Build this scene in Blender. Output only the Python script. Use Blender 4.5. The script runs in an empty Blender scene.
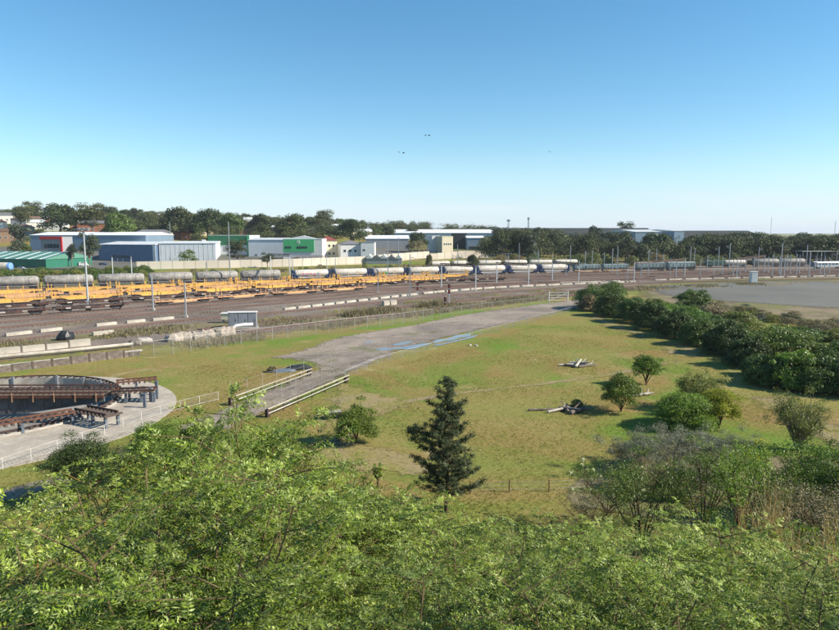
import bpy, math, random
import numpy as np
from mathutils import Vector, Matrix
R = math.radians
# ------------------------------------------------------------------ camera, sky, sun, exposure
EYE = 20.0
PITCH = R(7.19)
F = 658.0                       # focal length in units of an 839 wide picture
sc = bpy.context.scene
C = sc.collection
cam = bpy.data.cameras.new('camera'); co = bpy.data.objects.new('camera', cam); C.objects.link(co)
co.location = (0, 0, EYE); co.rotation_euler = (math.pi/2-PITCH, 0, 0)
cam.sensor_fit = 'HORIZONTAL'; cam.sensor_width = 36; cam.lens = 36*F/839
cam.clip_start = .1; cam.clip_end = 20000
sc.camera = co
SUN_EL, SUN_AZ = R(34), R(99)   # azimuth from +Y towards +X
w = bpy.data.worlds.new("World"); sc.world = w; w.use_nodes = True
nt = w.node_tree; nt.nodes.clear()
sky = nt.nodes.new('ShaderNodeTexSky'); sky.sky_type = 'NISHITA'; sky.sun_disc = False
sky.sun_elevation = SUN_EL; sky.sun_rotation = SUN_AZ
sky.air_density = 1.0; sky.dust_density = .05; sky.ozone_density = 3.0; sky.altitude = 0
bg = nt.nodes.new('ShaderNodeBackground'); bg.inputs[1].default_value = .096
ow = nt.nodes.new('ShaderNodeOutputWorld')
hs = nt.nodes.new('ShaderNodeHueSaturation'); hs.inputs['Saturation'].default_value = 1.22; hs.inputs['Hue'].default_value = .490
nt.links.new(sky.outputs[0], hs.inputs['Color']); # pale air low over the horizon, all round
tcw = nt.nodes.new('ShaderNodeTexCoord'); sx = nt.nodes.new('ShaderNodeSeparateXYZ'); nt.links.new(tcw.outputs['Generated'], sx.inputs[0])
mrw = nt.nodes.new('ShaderNodeMapRange'); mrw.interpolation_type = 'SMOOTHERSTEP'; nt.links.new(sx.outputs[2], mrw.inputs[0])
mrw.inputs[1].default_value = -.02; mrw.inputs[2].default_value = .15; mrw.inputs[3].default_value = .6; mrw.inputs[4].default_value = 0
mxw = nt.nodes.new('ShaderNodeMix'); mxw.data_type = 'RGBA'; nt.links.new(mrw.outputs[0], mxw.inputs[0]); nt.links.new(hs.outputs[0], mxw.inputs[6]); mxw.inputs[7].default_value = (3.3, 4.8, 6.8, 1)
# thin streaks of high cloud low in the sky
mpw = nt.nodes.new('ShaderNodeMapping'); mpw.inputs['Scale'].default_value = (2.2, 2.2, 26); nt.links.new(tcw.outputs['Generated'], mpw.inputs[0])
nzw = nt.nodes.new('ShaderNodeTexNoise'); nzw.inputs['Scale'].default_value = 1.6; nzw.inputs['Detail'].default_value = 7; nzw.inputs['Distortion'].default_value = .5; nt.links.new(mpw.outputs[0], nzw.inputs['Vector'])
c1 = nt.nodes.new('ShaderNodeMapRange'); nt.links.new(nzw.outputs['Fac'], c1.inputs[0]); c1.inputs[1].default_value = .46; c1.inputs[2].default_value = .72; c1.inputs[4].default_value = .55
c2 = nt.nodes.new('ShaderNodeMapRange'); c2.interpolation_type = 'SMOOTHSTEP'; nt.links.new(sx.outputs[2], c2.inputs[0]); c2.inputs[1].default_value = .10; c2.inputs[2].default_value = .015
c3 = nt.nodes.new('ShaderNodeMath'); c3.operation = 'MULTIPLY'; nt.links.new(c1.outputs[0], c3.inputs[0]); nt.links.new(c2.outputs[0], c3.inputs[1])
mx2 = nt.nodes.new('ShaderNodeMix'); mx2.data_type = 'RGBA'; nt.links.new(c3.outputs[0], mx2.inputs[0]); nt.links.new(mxw.outputs[2], mx2.inputs[6]); mx2.inputs[7].default_value = (5.4, 5.7, 6.2, 1)
nt.links.new(mx2.outputs[2], bg.inputs[0]); nt.links.new(bg.outputs[0], ow.inputs[0])
sl = bpy.data.lights.new('sun', 'SUN'); sl.energy = 5.0; sl.angle = R(.5); sl.color = (1, .91, .78)
so = bpy.data.objects.new('sun', sl); C.objects.link(so)
sd = Vector((math.sin(SUN_AZ)*math.cos(SUN_EL), math.cos(SUN_AZ)*math.cos(SUN_EL), math.sin(SUN_EL)))
so.rotation_euler = sd.to_track_quat('Z', 'Y').to_euler(); so.location = (60, 10, 80)
sc.view_settings.view_transform = 'Standard'; sc.view_settings.look = 'None'
sc.view_settings.exposure = 0.78; sc.view_settings.gamma = 1
sc.cycles.max_bounces = 6; sc.cycles.diffuse_bounces = 2; sc.cycles.glossy_bounces = 2
sc.cycles.transmission_bounces = 3; sc.cycles.transparent_max_bounces = 8; sc.cycles.volume_bounces = 0

# ------------------------------------------------------------------ ground shape and measuring helpers
def sstep(a, b, x):
    t = np.clip((x-a)/(b-a), 0, 1); return t*t*(3-2*t)
def lstep(a, b, x): return np.clip((x-a)/(b-a), 0, 1)
TT = (-50.5, 74.0)              # centre of the turntable
SLY = [-60, 0, 2, 4, 8, 14, 24, 30, 6000]
SLZ = [18.6, 18.3, 17.3, 15.6, 12.4, 8.2, 1.8, 0, 0]
def ground_z(x, y):
    x = np.asarray(x, float); y = np.asarray(y, float)
    col = 419.5+x/np.maximum(y, 1)*F
    z = np.interp(y/(1+.6*sstep(4, 14, x)), SLY, SLZ)
    amp = np.interp(col, [-300, 150, 300, 420, 520, 620], [36, 36, 27, 17, 9, 0])
    z = z+amp*lstep(415, 720, y)*(y < 900)+amp*(y >= 900)*np.clip(1-(y-900)/1500, 0, 1)
    r = np.hypot(x-TT[0], y-TT[1])
    z = z-2.2*(1-lstep(15.6, 17.4, r))
    return z
def ray(px, py):
    u = (px-419.5)/F; v = (py-315)/F
    return u, math.cos(PITCH)-v*math.sin(PITCH), -math.sin(PITCH)-v*math.cos(PITCH)
def P(px, py, z=0.0):           # where a sight line meets the height z
    a, b, c = ray(px, py); t = (z-EYE)/c
    return (a*t, b*t)
def PY(px, py, Y):              # the point of a sight line at depth Y
    a, b, c = ray(px, py); t = Y/b
    return (a*t, Y, EYE+c*t)
def G(px, py):                  # where a sight line meets the far sloping ground
    lo, hi = 40.0, 900.0
    for Y in np.arange(60, 880, 4.0):
        x, y, z = PY(px, py, Y)
        if z <= ground_z(x, y): return (x, y, float(ground_z(x, y)))
    return PY(px, py, 800.0)
def col(px, Y, z=0.0):          # x of a picture column at depth Y and height z
    t = Y*math.cos(PITCH)+(EYE-z)*math.sin(PITCH)
    return (px-419.5)/F*t
# ------------------------------------------------------------------ materials
def hexc(h):
    v = [int(h[i:i+2], 16)/255 for i in (0, 2, 4)]
    return tuple(x/12.92 if x < .04045 else ((x+.055)/1.055)**2.4 for x in v)
def scl(c, k): return tuple(min(1, a*k) for a in c)
MATS = {}
def nd(nt, t, **kw):
    n = nt.nodes.new(t)
    for k, v in kw.items(): setattr(n, k, v)
    return n
def ramp(nt, stops, src):
    r = nd(nt, 'ShaderNodeValToRGB'); e = r.color_ramp.elements
    while len(e) < len(stops): e.new(.5)
    for i, (p, c) in enumerate(stops): e[i].position = p; e[i].color = (*c, 1)
    nt.links.new(src, r.inputs[0]); return r.outputs[0]
def noise(nt, scale, detail=4, rough=.6, obj=False, distort=0, vec=None):
    n = nd(nt, 'ShaderNodeTexNoise'); n.inputs['Scale'].default_value = scale
    n.inputs['Detail'].default_value = detail; n.inputs['Roughness'].default_value = rough
    n.inputs['Distortion'].default_value = distort
    if vec is None:
        if obj:
            vec = nd(nt, 'ShaderNodeTexCoord').outputs['Object']
        else:
            vec = nd(nt, 'ShaderNodeNewGeometry').outputs['Position']
    nt.links.new(vec, n.inputs['Vector']); return n.outputs['Fac']
def mix(nt, a, b, fac, mode='MIX'):
    m = nd(nt, 'ShaderNodeMix', data_type='RGBA', blend_type=mode)
    for s, v in ((m.inputs[0], fac), (m.inputs[6], a), (m.inputs[7], b)):
        if isinstance(v, (int, float)): s.default_value = v
        elif isinstance(v, tuple): s.default_value = (*v, 1)
        else: nt.links.new(v, s)
    return m.outputs[2]
def new_mat(name):
    m = bpy.data.materials.new(name); m.use_nodes = True
    n = m.node_tree; n.nodes.clear()
    p = nd(n, 'ShaderNodeBsdfPrincipled'); o = nd(n, 'ShaderNodeOutputMaterial')
    n.links.new(p.outputs[0], o.inputs[0]); MATS[name] = m
    return m, n, p, o
def bump(n, p, fac, dist, strength=.6):
    b = nd(n, 'ShaderNodeBump'); b.inputs['Distance'].default_value = dist; b.inputs['Strength'].default_value = strength
    n.links.new(fac, b.inputs['Height']); n.links.new(b.outputs[0], p.inputs['Normal'])
def plain(name, c, rough=.7, metal=0, var=.3, scale=1.5, dirt=None, spec=.4, obj=True):
    """a surface of one colour with grain, weathering and dirt of its own"""
    m, n, p, o = new_mat(name)
    f = noise(n, scale, 6, .65, obj)
    a = ramp(n, [(.3, scl(c, 1-var)), (.7, scl(c, 1+var*.6))], f)
    if dirt:
        g = noise(n, scale*.35, 5, .7, obj, .6)
        gg = ramp(n, [(.48, (0, 0, 0)), (.68, (1, 1, 1))], g)
        a = mix(n, a, dirt, gg)
    oi = nd(n, 'ShaderNodeObjectInfo')
    rr = ramp(n, [(0, (.86,)*3), (1, (1.0,)*3)], oi.outputs['Random'])
    a = mix(n, a, rr, 1.0, 'MULTIPLY')
    n.links.new(a, p.inputs['Base Color'])
    p.inputs['Roughness'].default_value = rough; p.inputs['Metallic'].default_value = metal
    p.inputs['Specular IOR Level'].default_value = spec
    return m
def leafmat(name, cs, trans=.25, rough=.5, spec=.35, patch=.35, tcol=None, objvar=.25):
    """foliage: every leaf its own tone, clumps of tone and tree-to-tree variation"""
    m, n, p, o = new_mat(name)
    ge = nd(n, 'ShaderNodeNewGeometry')
    k = len(cs)
    a = ramp(n, [(i/(k-1), c) for i, c in enumerate(cs)], ge.outputs['Random Per Island'])
    f = noise(n, patch, 3, .6, True)
    ff = ramp(n, [(.33, (.62,)*3), (.66, (1.25,)*3)], f)
    a = mix(n, a, ff, 1.0, 'MULTIPLY')
    oi = nd(n, 'ShaderNodeObjectInfo')
    rr = ramp(n, [(0, (1-objvar, 1-objvar*.8, 1-objvar)), (.5, (1, 1, 1)), (1, (1+objvar*.9, 1+objvar*.4, 1-objvar*.6))], oi.outputs['Random'])
    a = mix(n, a, rr, 1.0, 'MULTIPLY')
    n.links.new(a, p.inputs['Base Color'])
    p.inputs['Roughness'].default_value = rough; p.inputs['Specular IOR Level'].default_value = spec
    t = nd(n, 'ShaderNodeBsdfTranslucent')
    ta = mix(n, a, tcol or (1.3, 1.5, .5), 1.0, 'MULTIPLY'); n.links.new(ta, t.inputs[0])
    s = nd(n, 'ShaderNodeMixShader'); s.inputs[0].default_value = trans
    n.links.new(p.outputs[0], s.inputs[1]); n.links.new(t.outputs[0], s.inputs[2]); n.links.new(s.outputs[0], o.inputs[0])
    return m
def groundmat(name, layers, fine=(30, .25), rough=.95, edge=False, bumpd=.04):
    """layers: (colour, noise scale, low, high, distort) laid over each other; edge=True frays the sheet's rim"""
    m, n, p, o = new_mat(name)
    a = layers[0]
    for c, s, lo, hi, d in layers[1:]:
        f = noise(n, s, 7, .62, False, d)
        a = mix(n, a, c, ramp(n, [(lo, (0, 0, 0)), (hi, (1, 1, 1))], f))
    g = noise(n, fine[0]*.1, 9, .8)
    gr = ramp(n, [(.32, (1-fine[1]*1.3,)*3), (.68, (1+fine[1],)*3)], g)
    a = mix(n, a, gr, 1.0, 'MULTIPLY')
    n.links.new(a, p.inputs['Base Color']); p.inputs['Roughness'].default_value = rough
    p.inputs['Specular IOR Level'].default_value = .15
    bump(n, p, g, bumpd)
    if edge:
        at = nd(n, 'ShaderNodeAttribute', attribute_name='rim')
        q = noise(n, .55, 8, .75)
        ad = nd(n, 'ShaderNodeMath', operation='MULTIPLY_ADD'); n.links.new(q, ad.inputs[0]); ad.inputs[1].default_value = 1.3 if edge is True else edge; ad.inputs[2].default_value = -.85 if edge is True else -.52*edge-.42
        s2 = nd(n, 'ShaderNodeMath', operation='ADD'); n.links.new(at.outputs['Fac'], s2.inputs[0]); n.links.new(ad.outputs[0], s2.inputs[1])
        mr = nd(n, 'ShaderNodeMapRange'); n.links.new(s2.outputs[0], mr.inputs[0]); mr.inputs[1].default_value = .12; mr.inputs[2].default_value = .42
        tr = nd(n, 'ShaderNodeBsdfTransparent'); mx = nd(n, 'ShaderNodeMixShader')
        n.links.new(mr.outputs[0], mx.inputs[0]); n.links.new(tr.outputs[0], mx.inputs[1]); n.links.new(p.outputs[0], mx.inputs[2])
        n.links.new(mx.outputs[0], o.inputs[0])
    return m
# ground
groundmat('field_grass', [(.19, .195, .045), ((.255, .21, .07), .035, .38, .62, 1.2), ((.245, .17, .06), .045, .42, .60, 1.1),
          ((.125, .20, .025), .05, .48, .62, .9), ((.36, .29, .15), .14, .60, .74, .8), ((.16, .16, .03), .9, .50, .72, .3)], (28, .35), bumpd=.12)
groundmat('dirt', [(.30, .25, .20), ((.19, .16, .135), .06, .42, .62, 1.2), ((.40, .33, .26), .3, .55, .75, .3), ((.14, .15, .06), .12, .58, .70, .8), ((.13, .11, .09), .5, .60, .72, .6)], (30, .4), edge=2.2)
groundmat('track_bed', [(.30, .25, .21), ((.21, .17, .14), .06, .4, .6, .5), ((.38, .32, .26), .15, .55, .7, .5), ((.12, .09, .08), .25, .60, .72, .4)], (40, .6), edge=True)
groundmat('ballast', [(.215, .18, .15), ((.14, .105, .085), .04, .4, .6, .5), ((.28, .22, .165), .09, .5, .7, .5), ((.17, .15, .07), .06, .60, .72, .8)], (30, .4), edge=True)
groundmat('scrub_strip', [(.24, .19, .12), ((.16, .16, .06), .07, .42, .6, .7), ((.15, .11, .08), .13, .5, .66, .5), ((.26, .22, .14), .2, .6, .72, .3)], (26, .45), edge=True, bumpd=.2)
groundmat('asphalt_lot', [(.15, .145, .125), ((.12, .118, .105), .03, .4, .6, .3), ((.16, .16, .14), .012, .5, .66, .6), ((.15, .15, .08), .02, .62, .72, 1)], (20, .15), edge=True)
groundmat('suburb_ground', [(.09, .11, .04), ((.14, .13, .07), .03, .4, .6, .5)], (20, .3), edge=True)
groundmat('concrete_pad', [(.42, .37, .30), ((.32, .28, .23), .2, .4, .65, .5), ((.46, .42, .35), .6, .5, .7, .2)], (26, .2), rough=.9)
groundmat('worn_grass', [(.27, .215, .10), ((.22, .195, .06), .3, .4, .6, .4), ((.25, .20, .13), .2, .5, .7, .5)], (28, .3), edge=3.0)
groundmat('slope_soil', [(.13, .10, .065), ((.09, .10, .035), .8, .4, .6, .4), ((.2, .16, .09), 2, .5, .7, .4)], (60, .5), edge=True, bumpd=.1)
# things
plain('weathered_concrete', (.45, .42, .37), .9, var=.25, scale=.8, dirt=(.25, .22, .18))
plain('white_concrete', (.48, .44, .37), .9, var=.35, scale=.8, dirt=(.36, .31, .25))
plain('rubble', (.38, .33, .27), .95, var=.45, scale=1.6, dirt=(.20, .17, .14))
plain('wall_panel_concrete', (.62, .55, .46), .9, var=.12, scale=.15, dirt=(.48, .42, .36))
plain('pit_concrete', (.30, .28, .25), .9, var=.3, scale=.5, dirt=(.15, .14, .13))
plain('galvanised_steel', (.48, .50, .51), .45, .35, var=.12, scale=2)
plain('dull_steel', (.30, .33, .37), .5, .3, var=.2, scale=2, dirt=(.22, .20, .18))
plain('blue_grey_steel', (.13, .16, .20), .55, .1, var=.25, scale=2)
plain('rust', (.17, .075, .045), .85, .1, var=.4, scale=2, dirt=(.08, .045, .035))
plain('dark_rust', (.065, .04, .035), .85, var=.4, scale=1.2, dirt=(.13, .06, .04))
plain('rail_rust', (.17, .105, .085), .7, .3, var=.3, scale=.5)
plain('sleeper_wood', (.11, .085, .07), .95, var=.35, scale=3)
plain('grey_beam', (.13, .13, .135), .8, .1, var=.25, scale=.8, dirt=(.07, .065, .06))
plain('bleached_wood', (.55, .50, .42), .9, var=.3, scale=3, dirt=(.3, .27, .22))
plain('dead_wood', (.16, .13, .11), .95, var=.4, scale=3, dirt=(.33, .29, .24))
plain('white_paint', (.80, .79, .75), .55, var=.08, scale=2, dirt=(.6, .56, .48))
plain('yellow_paint', (.78, .44, .09), .6, var=.2, scale=1.0, dirt=(.50, .27, .10))
plain('worn_orange_paint', (.66, .37, .17), .7, var=.25, scale=1.0, dirt=(.40, .22, .13))
plain('deck_boards', (.42, .25, .14), .85, var=.35, scale=1.2, dirt=(.22, .13, .09))
plain('stained_tank', (.33, .31, .28), .65, .0, var=.45, scale=1.1, dirt=(.10, .09, .08))
plain('white_tank', (.64, .59, .51), .5, .0, var=.2, scale=.7, dirt=(.42, .34, .26))
plain('navy_paint', (.022, .05, .14), .45, var=.2, scale=1)
plain('hopper_green', (.17, .24, .25), .6, var=.2, scale=.5, dirt=(.10, .12, .12))
plain('loco_green', (.03, .08, .06), .5, var=.2)
plain('silver_carriage', (.55, .60, .64), .35, .3, var=.1)
plain('blue_cladding', (.085, .15, .245), .55, .1, var=.08, scale=.3)
plain('pale_cladding', (.60, .63, .64), .55, var=.06, scale=.3)
plain('steel_blue_cladding', (.20, .28, .36), .5, .1, var=.1, scale=.2)
plain('roof_pale', (.62, .64, .62), .5, .1, var=.1, scale=.2, dirt=(.5, .5, .48))
plain('roof_white', (.80, .82, .82), .5, var=.05, scale=.2)
plain('roof_green', (.09, .23, .17), .55, var=.12, scale=.3)
plain('wall_green', (.02, .16, .10), .6, var=.1, scale=.3)
plain('bright_green', (.07, .40, .15), .55, var=.06, scale=.5)
plain('dark_green_trim', (.03, .16, .07), .55, var=.1)
plain('signal_red', (.62, .02, .03), .5, var=.05)
plain('cream_wall', (.74, .66, .46), .85, var=.06, scale=.5)
plain('white_wall', (.76, .74, .68), .8, var=.06, scale=.5)
plain('grey_wall', (.30, .31, .32), .8, var=.1, scale=.5)
plain('brown_wall', (.28, .18, .11), .85, var=.15, scale=.6)
plain('brick_wall', (.34, .14, .08), .85, var=.15, scale=.6)
plain('tile_terracotta', (.42, .15, .08), .8, var=.2, scale=1)
plain('tile_maroon', (.24, .06, .05), .8, var=.2, scale=1)
plain('tile_grey', (.17, .17, .18), .8, var=.2, scale=1)
plain('tile_brown', (.20, .12, .08), .8, var=.2, scale=1)
plain('shed_dark_roof', (.055, .062, .06), .85, var=.15, scale=.05, dirt=(.075, .075, .065), spec=.1)
plain('black_plastic', (.02, .022, .025), .45, var=.3, scale=2)
plain('black_paint', (.025, .025, .028), .5, var=.2)
plain('signal_lamp', (.5, .05, .03), .3)
plain('pink_print', (.75, .22, .30), .6, var=.1); plain('green_print', (.12, .55, .22), .6, var=.1); plain('blue_print', (.15, .30, .65), .6, var=.1)
plain('bark_brown', (.13, .085, .055), .95, var=.4, scale=6, spec=.1)
plain('bark_grey', (.20, .17, .14), .95, var=.4, scale=4, spec=.1)
plain('bark_stem', (.15, .11, .055), .85, var=.35, scale=8, spec=.2)
plain('bark_orange', (.32, .18, .06), .8, var=.35, scale=12, spec=.2)
plain('twig_grey', (.28, .26, .24), .95, var=.3, scale=4, spec=.1)
plain('twig_brown', (.14, .085, .06), .95, var=.35, scale=4, spec=.1)
m, n, p, o = new_mat('window_glass')
n.links.new(ramp(n, [(.3, (.02, .03, .04)), (.7, (.06, .08, .10))], noise(n, 1.2, 3, .5, True)), p.inputs['Base Color'])
p.inputs['Roughness'].default_value = .12
groundmat('puddle_water', [(.17, .16, .15), ((.22, .20, .18), .8, .4, .6, .3)], (20, .1), rough=.05, edge=2.0, bumpd=0)
_p = [q for q in MATS['puddle_water'].node_tree.nodes if q.type == 'BSDF_PRINCIPLED'][0]; _p.inputs['Specular IOR Level'].default_value = .9
m, n, p, o = new_mat('corrugated_pale')   # roofing with ribs
# foliage
leafmat('leaf_locust', [(.165, .245, .03), (.30, .39, .05), (.06, .105, .02), (.54, .62, .22)], .24, .5, .25, .6, (1.5, 1.5, .5), .18)  # palest and darkest leaf tones paint in sun highlights and shadowed gaps
leafmat('leaf_locust_blue', [(.11, .18, .035), (.20, .28, .055), (.055, .10, .025), (.38, .46, .17)], .22, .5, .25, .6, (1.4, 1.5, .5), .18)  # same wide tones, highlights and dark gaps put into the leaf colour
leafmat('leaf_broad', [(.07, .13, .03), (.12, .19, .04), (.05, .09, .022)], .25, .55, .22, .5)
leafmat('leaf_dark_feather', [(.045, .075, .022), (.075, .11, .03), (.03, .05, .016)], .15, .5, .2, .7)
leafmat('leaf_she_oak', [(.06, .08, .035), (.095, .12, .05), (.035, .05, .024), (.17, .18, .10)], .10, .6, .25, 1)
leafmat('leaf_acacia', [(.10, .155, .03), (.14, .195, .036), (.07, .11, .024)], .2, .5, .3, .7)
leafmat('leaf_acacia_bright', [(.15, .23, .04), (.21, .29, .05), (.10, .16, .03)], .3, .5, .3, .7)
leafmat('leaf_yellowing', [(.28, .29, .035), (.38, .36, .04), (.19, .22, .03)], .3, .5, .3, .7)
leafmat('leaf_olive', [(.16, .18, .05), (.22, .235, .08), (.11, .13, .035)], .25, .5, .3, .7)
leafmat('leaf_hedge', [(.085, .135, .028), (.125, .185, .036), (.055, .09, .02)], .2, .45, .35, .4)
leafmat('leaf_hedge_bright', [(.13, .22, .035), (.18, .27, .045), (.09, .15, .028)], .3, .45, .35, .4)
leafmat('leaf_gum', [(.07, .085, .03), (.10, .115, .045), (.045, .055, .022)], .1, .55, .25, .15)
leafmat('leaf_gum_blue', [(.065, .085, .05), (.095, .115, .065), (.045, .06, .035)], .1, .55, .25, .15)
leafmat('leaf_fig', [(.05, .075, .02), (.08, .11, .03), (.03, .05, .014)], .1, .5, .3, .15)
leafmat('leaf_brownish', [(.22, .18, .11), (.30, .25, .16), (.15, .125, .075)], .15, .6, .2, .4)
leafmat('leaf_grey_scrub', [(.23, .23, .17), (.32, .32, .24), (.15, .15, .11)], .1, .7, .2, .6)
leafmat('straw', [(.46, .36, .16), (.60, .48, .24), (.30, .22, .10)], .25, .6, .3, 1, (1.1, .9, .6))
leafmat('grass_blades', [(.20, .22, .035), (.27, .25, .06), (.34, .28, .11), (.15, .19, .03)], .35, .6, .2, .3)
leafmat('petal_white', [(.75, .72, .58), (.85, .82, .70)], .3, .6, .3, 1)
leafmat('petal_yellow', [(.65, .55, .03), (.75, .62, .04)], .3, .6, .3, 1)
def ribbed(name, c, scale, rough=.5):
    m = MATS.get(name) or bpy.data.materials.new(name); m.use_nodes = True; n = m.node_tree; n.nodes.clear()
    p = nd(n, 'ShaderNodeBsdfPrincipled'); o = nd(n, 'ShaderNodeOutputMaterial'); n.links.new(p.outputs[0], o.inputs[0])
    wv = nd(n, 'ShaderNodeTexWave'); wv.inputs['Scale'].default_value = scale
    n.links.new(nd(n, 'ShaderNodeTexCoord').outputs['Object'], wv.inputs['Vector'])
    a = ramp(n, [(.3, scl(c, .8)), (.7, scl(c, 1.12))], noise(n, .4, 5, .6, True))
    n.links.new(a, p.inputs['Base Color']); p.inputs['Roughness'].default_value = rough
    bump(n, p, wv.outputs['Fac'], .06); MATS[name] = m
ribbed('corrugated_pale', (.60, .62, .61), .9)
ribbed('corrugated_blue', (.085, .15, .25), .9)
ribbed('corrugated_green', (.09, .23, .17), .9)
# ------------------------------------------------------------------ mesh builder and object helpers
class MB:
    def __init__(s): s.v = []; s.f = []; s.m = []
    def add(s, vs, fs, m=0):
        o = len(s.v); s.v += [tuple(v) for v in vs]; s.f += [tuple(i+o for i in f) for f in fs]; s.m += [m]*len(fs); return s
    def box(s, c, d, rz=0, m=0, taper=1.0):
        cx, cy, cz = c; a, b, h = d[0]/2, d[1]/2, d[2]/2; co_, si = math.cos(rz), math.sin(rz); vs = []
        for k, t in ((-h, 1), (h, taper)):
            for x, y in ((-a, -b), (a, -b), (a, b), (-a, b)):
                x *= t; y *= t; vs.append((cx+x*co_-y*si, cy+x*si+y*co_, cz+k))
        return s.add(vs, [(3, 2, 1, 0), (4, 5, 6, 7), (0, 1, 5, 4), (1, 2, 6, 5), (2, 3, 7, 6), (3, 0, 4, 7)], m)
    def tube(s, pts, rs, n=6, m=0, cap=True):
        pts = [Vector(p) for p in pts]
        if isinstance(rs, (int, float)): rs = [rs]*len(pts)
        vs = []; fs = []; ref = None
        for i, p in enumerate(pts):
            d = (pts[min(i+1, len(pts)-1)]-pts[max(i-1, 0)])
            if d.length < 1e-6: d = Vector((0, 0, 1))
            d.normalize()
            if ref is None: ref = Vector((1, 0, 0)) if abs(d.x) < .8 else Vector((0, 1, 0))
            u = (ref-d*ref.dot(d)).normalized(); ref = u; v = d.cross(u)
            for k in range(n):
                a = 2*math.pi*(k+.5)/n; vs.append(p+(u*math.cos(a)+v*math.sin(a))*rs[i])
        for i in range(len(pts)-1):
            for k in range(n):
                k2 = (k+1) % n; fs.append((i*n+k, i*n+k2, (i+1)*n+k2, (i+1)*n+k))
        if cap: fs.append(tuple(range(n-1, -1, -1))); fs.append(tuple((len(pts)-1)*n+k for k in range(n)))
        return s.add(vs, fs, m)
    def beam(s, p, q, w, h, m=0):
        p = Vector(p); q = Vector(q); d = (q-p).normalized()
        up = Vector((0, 0, 1)) if abs(d.z) < .9 else Vector((0, 1, 0))
        sdv = d.cross(up).normalized()*w/2; u = sdv.cross(d).normalized()*h/2
        vs = [p-sdv-u, p+sdv-u, p+sdv+u, p-sdv+u, q-sdv-u, q+sdv-u, q+sdv+u, q-sdv+u]
        return s.add(vs, [(0, 1, 2, 3), (7, 6, 5, 4), (4, 5, 1, 0), (5, 6, 2, 1), (6, 7, 3, 2), (7, 4, 0, 3)], m)
    def prism(s, outl, ax, a, b, m=0):
        """outline in a plane, pushed along axis ax ('x','y','z') from a to b"""
        f = {'x': lambda p, t: (t, p[0], p[1]), 'y': lambda p, t: (p[0], t, p[1]), 'z': lambda p, t: (p[0], p[1], t)}[ax]
        n = len(outl); vs = [f(p, a) for p in outl]+[f(p, b) for p in outl]
        fs = [(i, (i+1) % n, n+(i+1) % n, n+i) for i in range(n)]+[tuple(range(n-1, -1, -1)), tuple(range(n, 2*n))]
        return s.add(vs, fs, m)
    def build(s, name, mats, parent=None, loc=(0, 0, 0), rz=0, smooth=False):
        me = bpy.data.meshes.new(name); me.from_pydata(s.v, [], s.f); fin(me, mats, s.m, smooth)
        return link(name, me, parent, loc, rz)
def fin(me, mats, mi=None, smooth=False):
    if isinstance(mats, str): mats = [mats]
    for k in mats: me.materials.append(MATS[k])
    if mi is not None and len(mats) > 1: me.polygons.foreach_set('material_index', np.array(mi, dtype=np.int32))
    if smooth: me.polygons.foreach_set('use_smooth', np.ones(len(me.polygons), bool))
    me.update(); return me
def link(name, me, parent=None, loc=(0, 0, 0), rz=0):
    o = bpy.data.objects.new(name, me); C.objects.link(o); o.parent = parent
    o.location = loc; o.rotation_euler = (0, 0, rz); return o
def quads(name, V, mats, mi=None, nv=4):
    """mesh of loose quads from an (N,4,3) array"""
    V = np.asarray(V, np.float32); N = V.shape[0]
    me = bpy.data.meshes.new(name); me.vertices.add(N*nv); me.vertices.foreach_set('co', V.ravel())
    me.loops.add(N*nv); me.loops.foreach_set('vertex_index', np.arange(N*nv, dtype=np.int32))
    me.polygons.add(N); me.polygons.foreach_set('loop_start', np.arange(0, N*nv, nv, dtype=np.int32))
    me.update(calc_edges=True); return fin(me, mats, mi)
def tag(o, label=None, cat=None, group=None, kind=None):
    if label: o['label'] = label
    if cat: o['category'] = cat
    if group: o['group'] = group
    if kind: o['kind'] = kind
    return o
def thing(name, label, cat, loc=(0, 0, 0), rz=0, group=None):
    o = bpy.data.objects.new(name, None); C.objects.link(o); o.location = loc; o.rotation_euler = (0, 0, rz)
    o.empty_display_size = .3
    return tag(o, label, cat, group)
KIDS = {}
def copy_tree(o, loc=None, rz=None, label=None, group=None, parent=None, scale=None):
    c = o.copy(); C.objects.link(c); c.parent = parent
    if loc is not None: c.location = loc
    if rz is not None: c.rotation_euler = (0, 0, rz)
    if scale is not None: c.scale = scale
    if label: c['label'] = label
    if group: c['group'] = group
    for ch in list(o.children): copy_tree(ch, parent=c)
    return c
def catmull(pts, n=8):
    pts = [np.array(p, float) for p in pts]; P_ = [2*pts[0]-pts[1]]+pts+[2*pts[-1]-pts[-2]]; out = []
    for i in range(1, len(P_)-2):
        for k in range(n):
            t = k/n; a, b, c, d = P_[i-1:i+3]
            out.append(.5*((2*b)+(-a+c)*t+(2*a-5*b+4*c-d)*t*t+(-a+3*b-3*c+d)*t**3))
    out.append(pts[-1]); return np.array(out)
def arclen(pl): return np.concatenate([[0], np.cumsum(np.linalg.norm(np.diff(pl, axis=0), axis=1))])
def at_s(pl, s):
    L = arclen(pl); s = min(max(s, 0), L[-1]-1e-3); i = int(np.searchsorted(L, s, 'right')-1); i = min(i, len(pl)-2)
    t = (s-L[i])/(L[i+1]-L[i]); p = pl[i]*(1-t)+pl[i+1]*t; d = pl[i+1]-pl[i]
    return p, math.atan2(d[1], d[0])
def s_at_px(pl, px):
    L = arclen(pl); c = 419.5+pl[:, 0]/(pl[:, 1]*math.cos(PITCH)+EYE*math.sin(PITCH))*F
    return float(np.interp(px, c, L))
def offset(pl, d):
    t = np.gradient(pl, axis=0); t /= np.linalg.norm(t, axis=1)[:, None]
    return pl+np.stack([-t[:, 1], t[:, 0]], 1)*d
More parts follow.
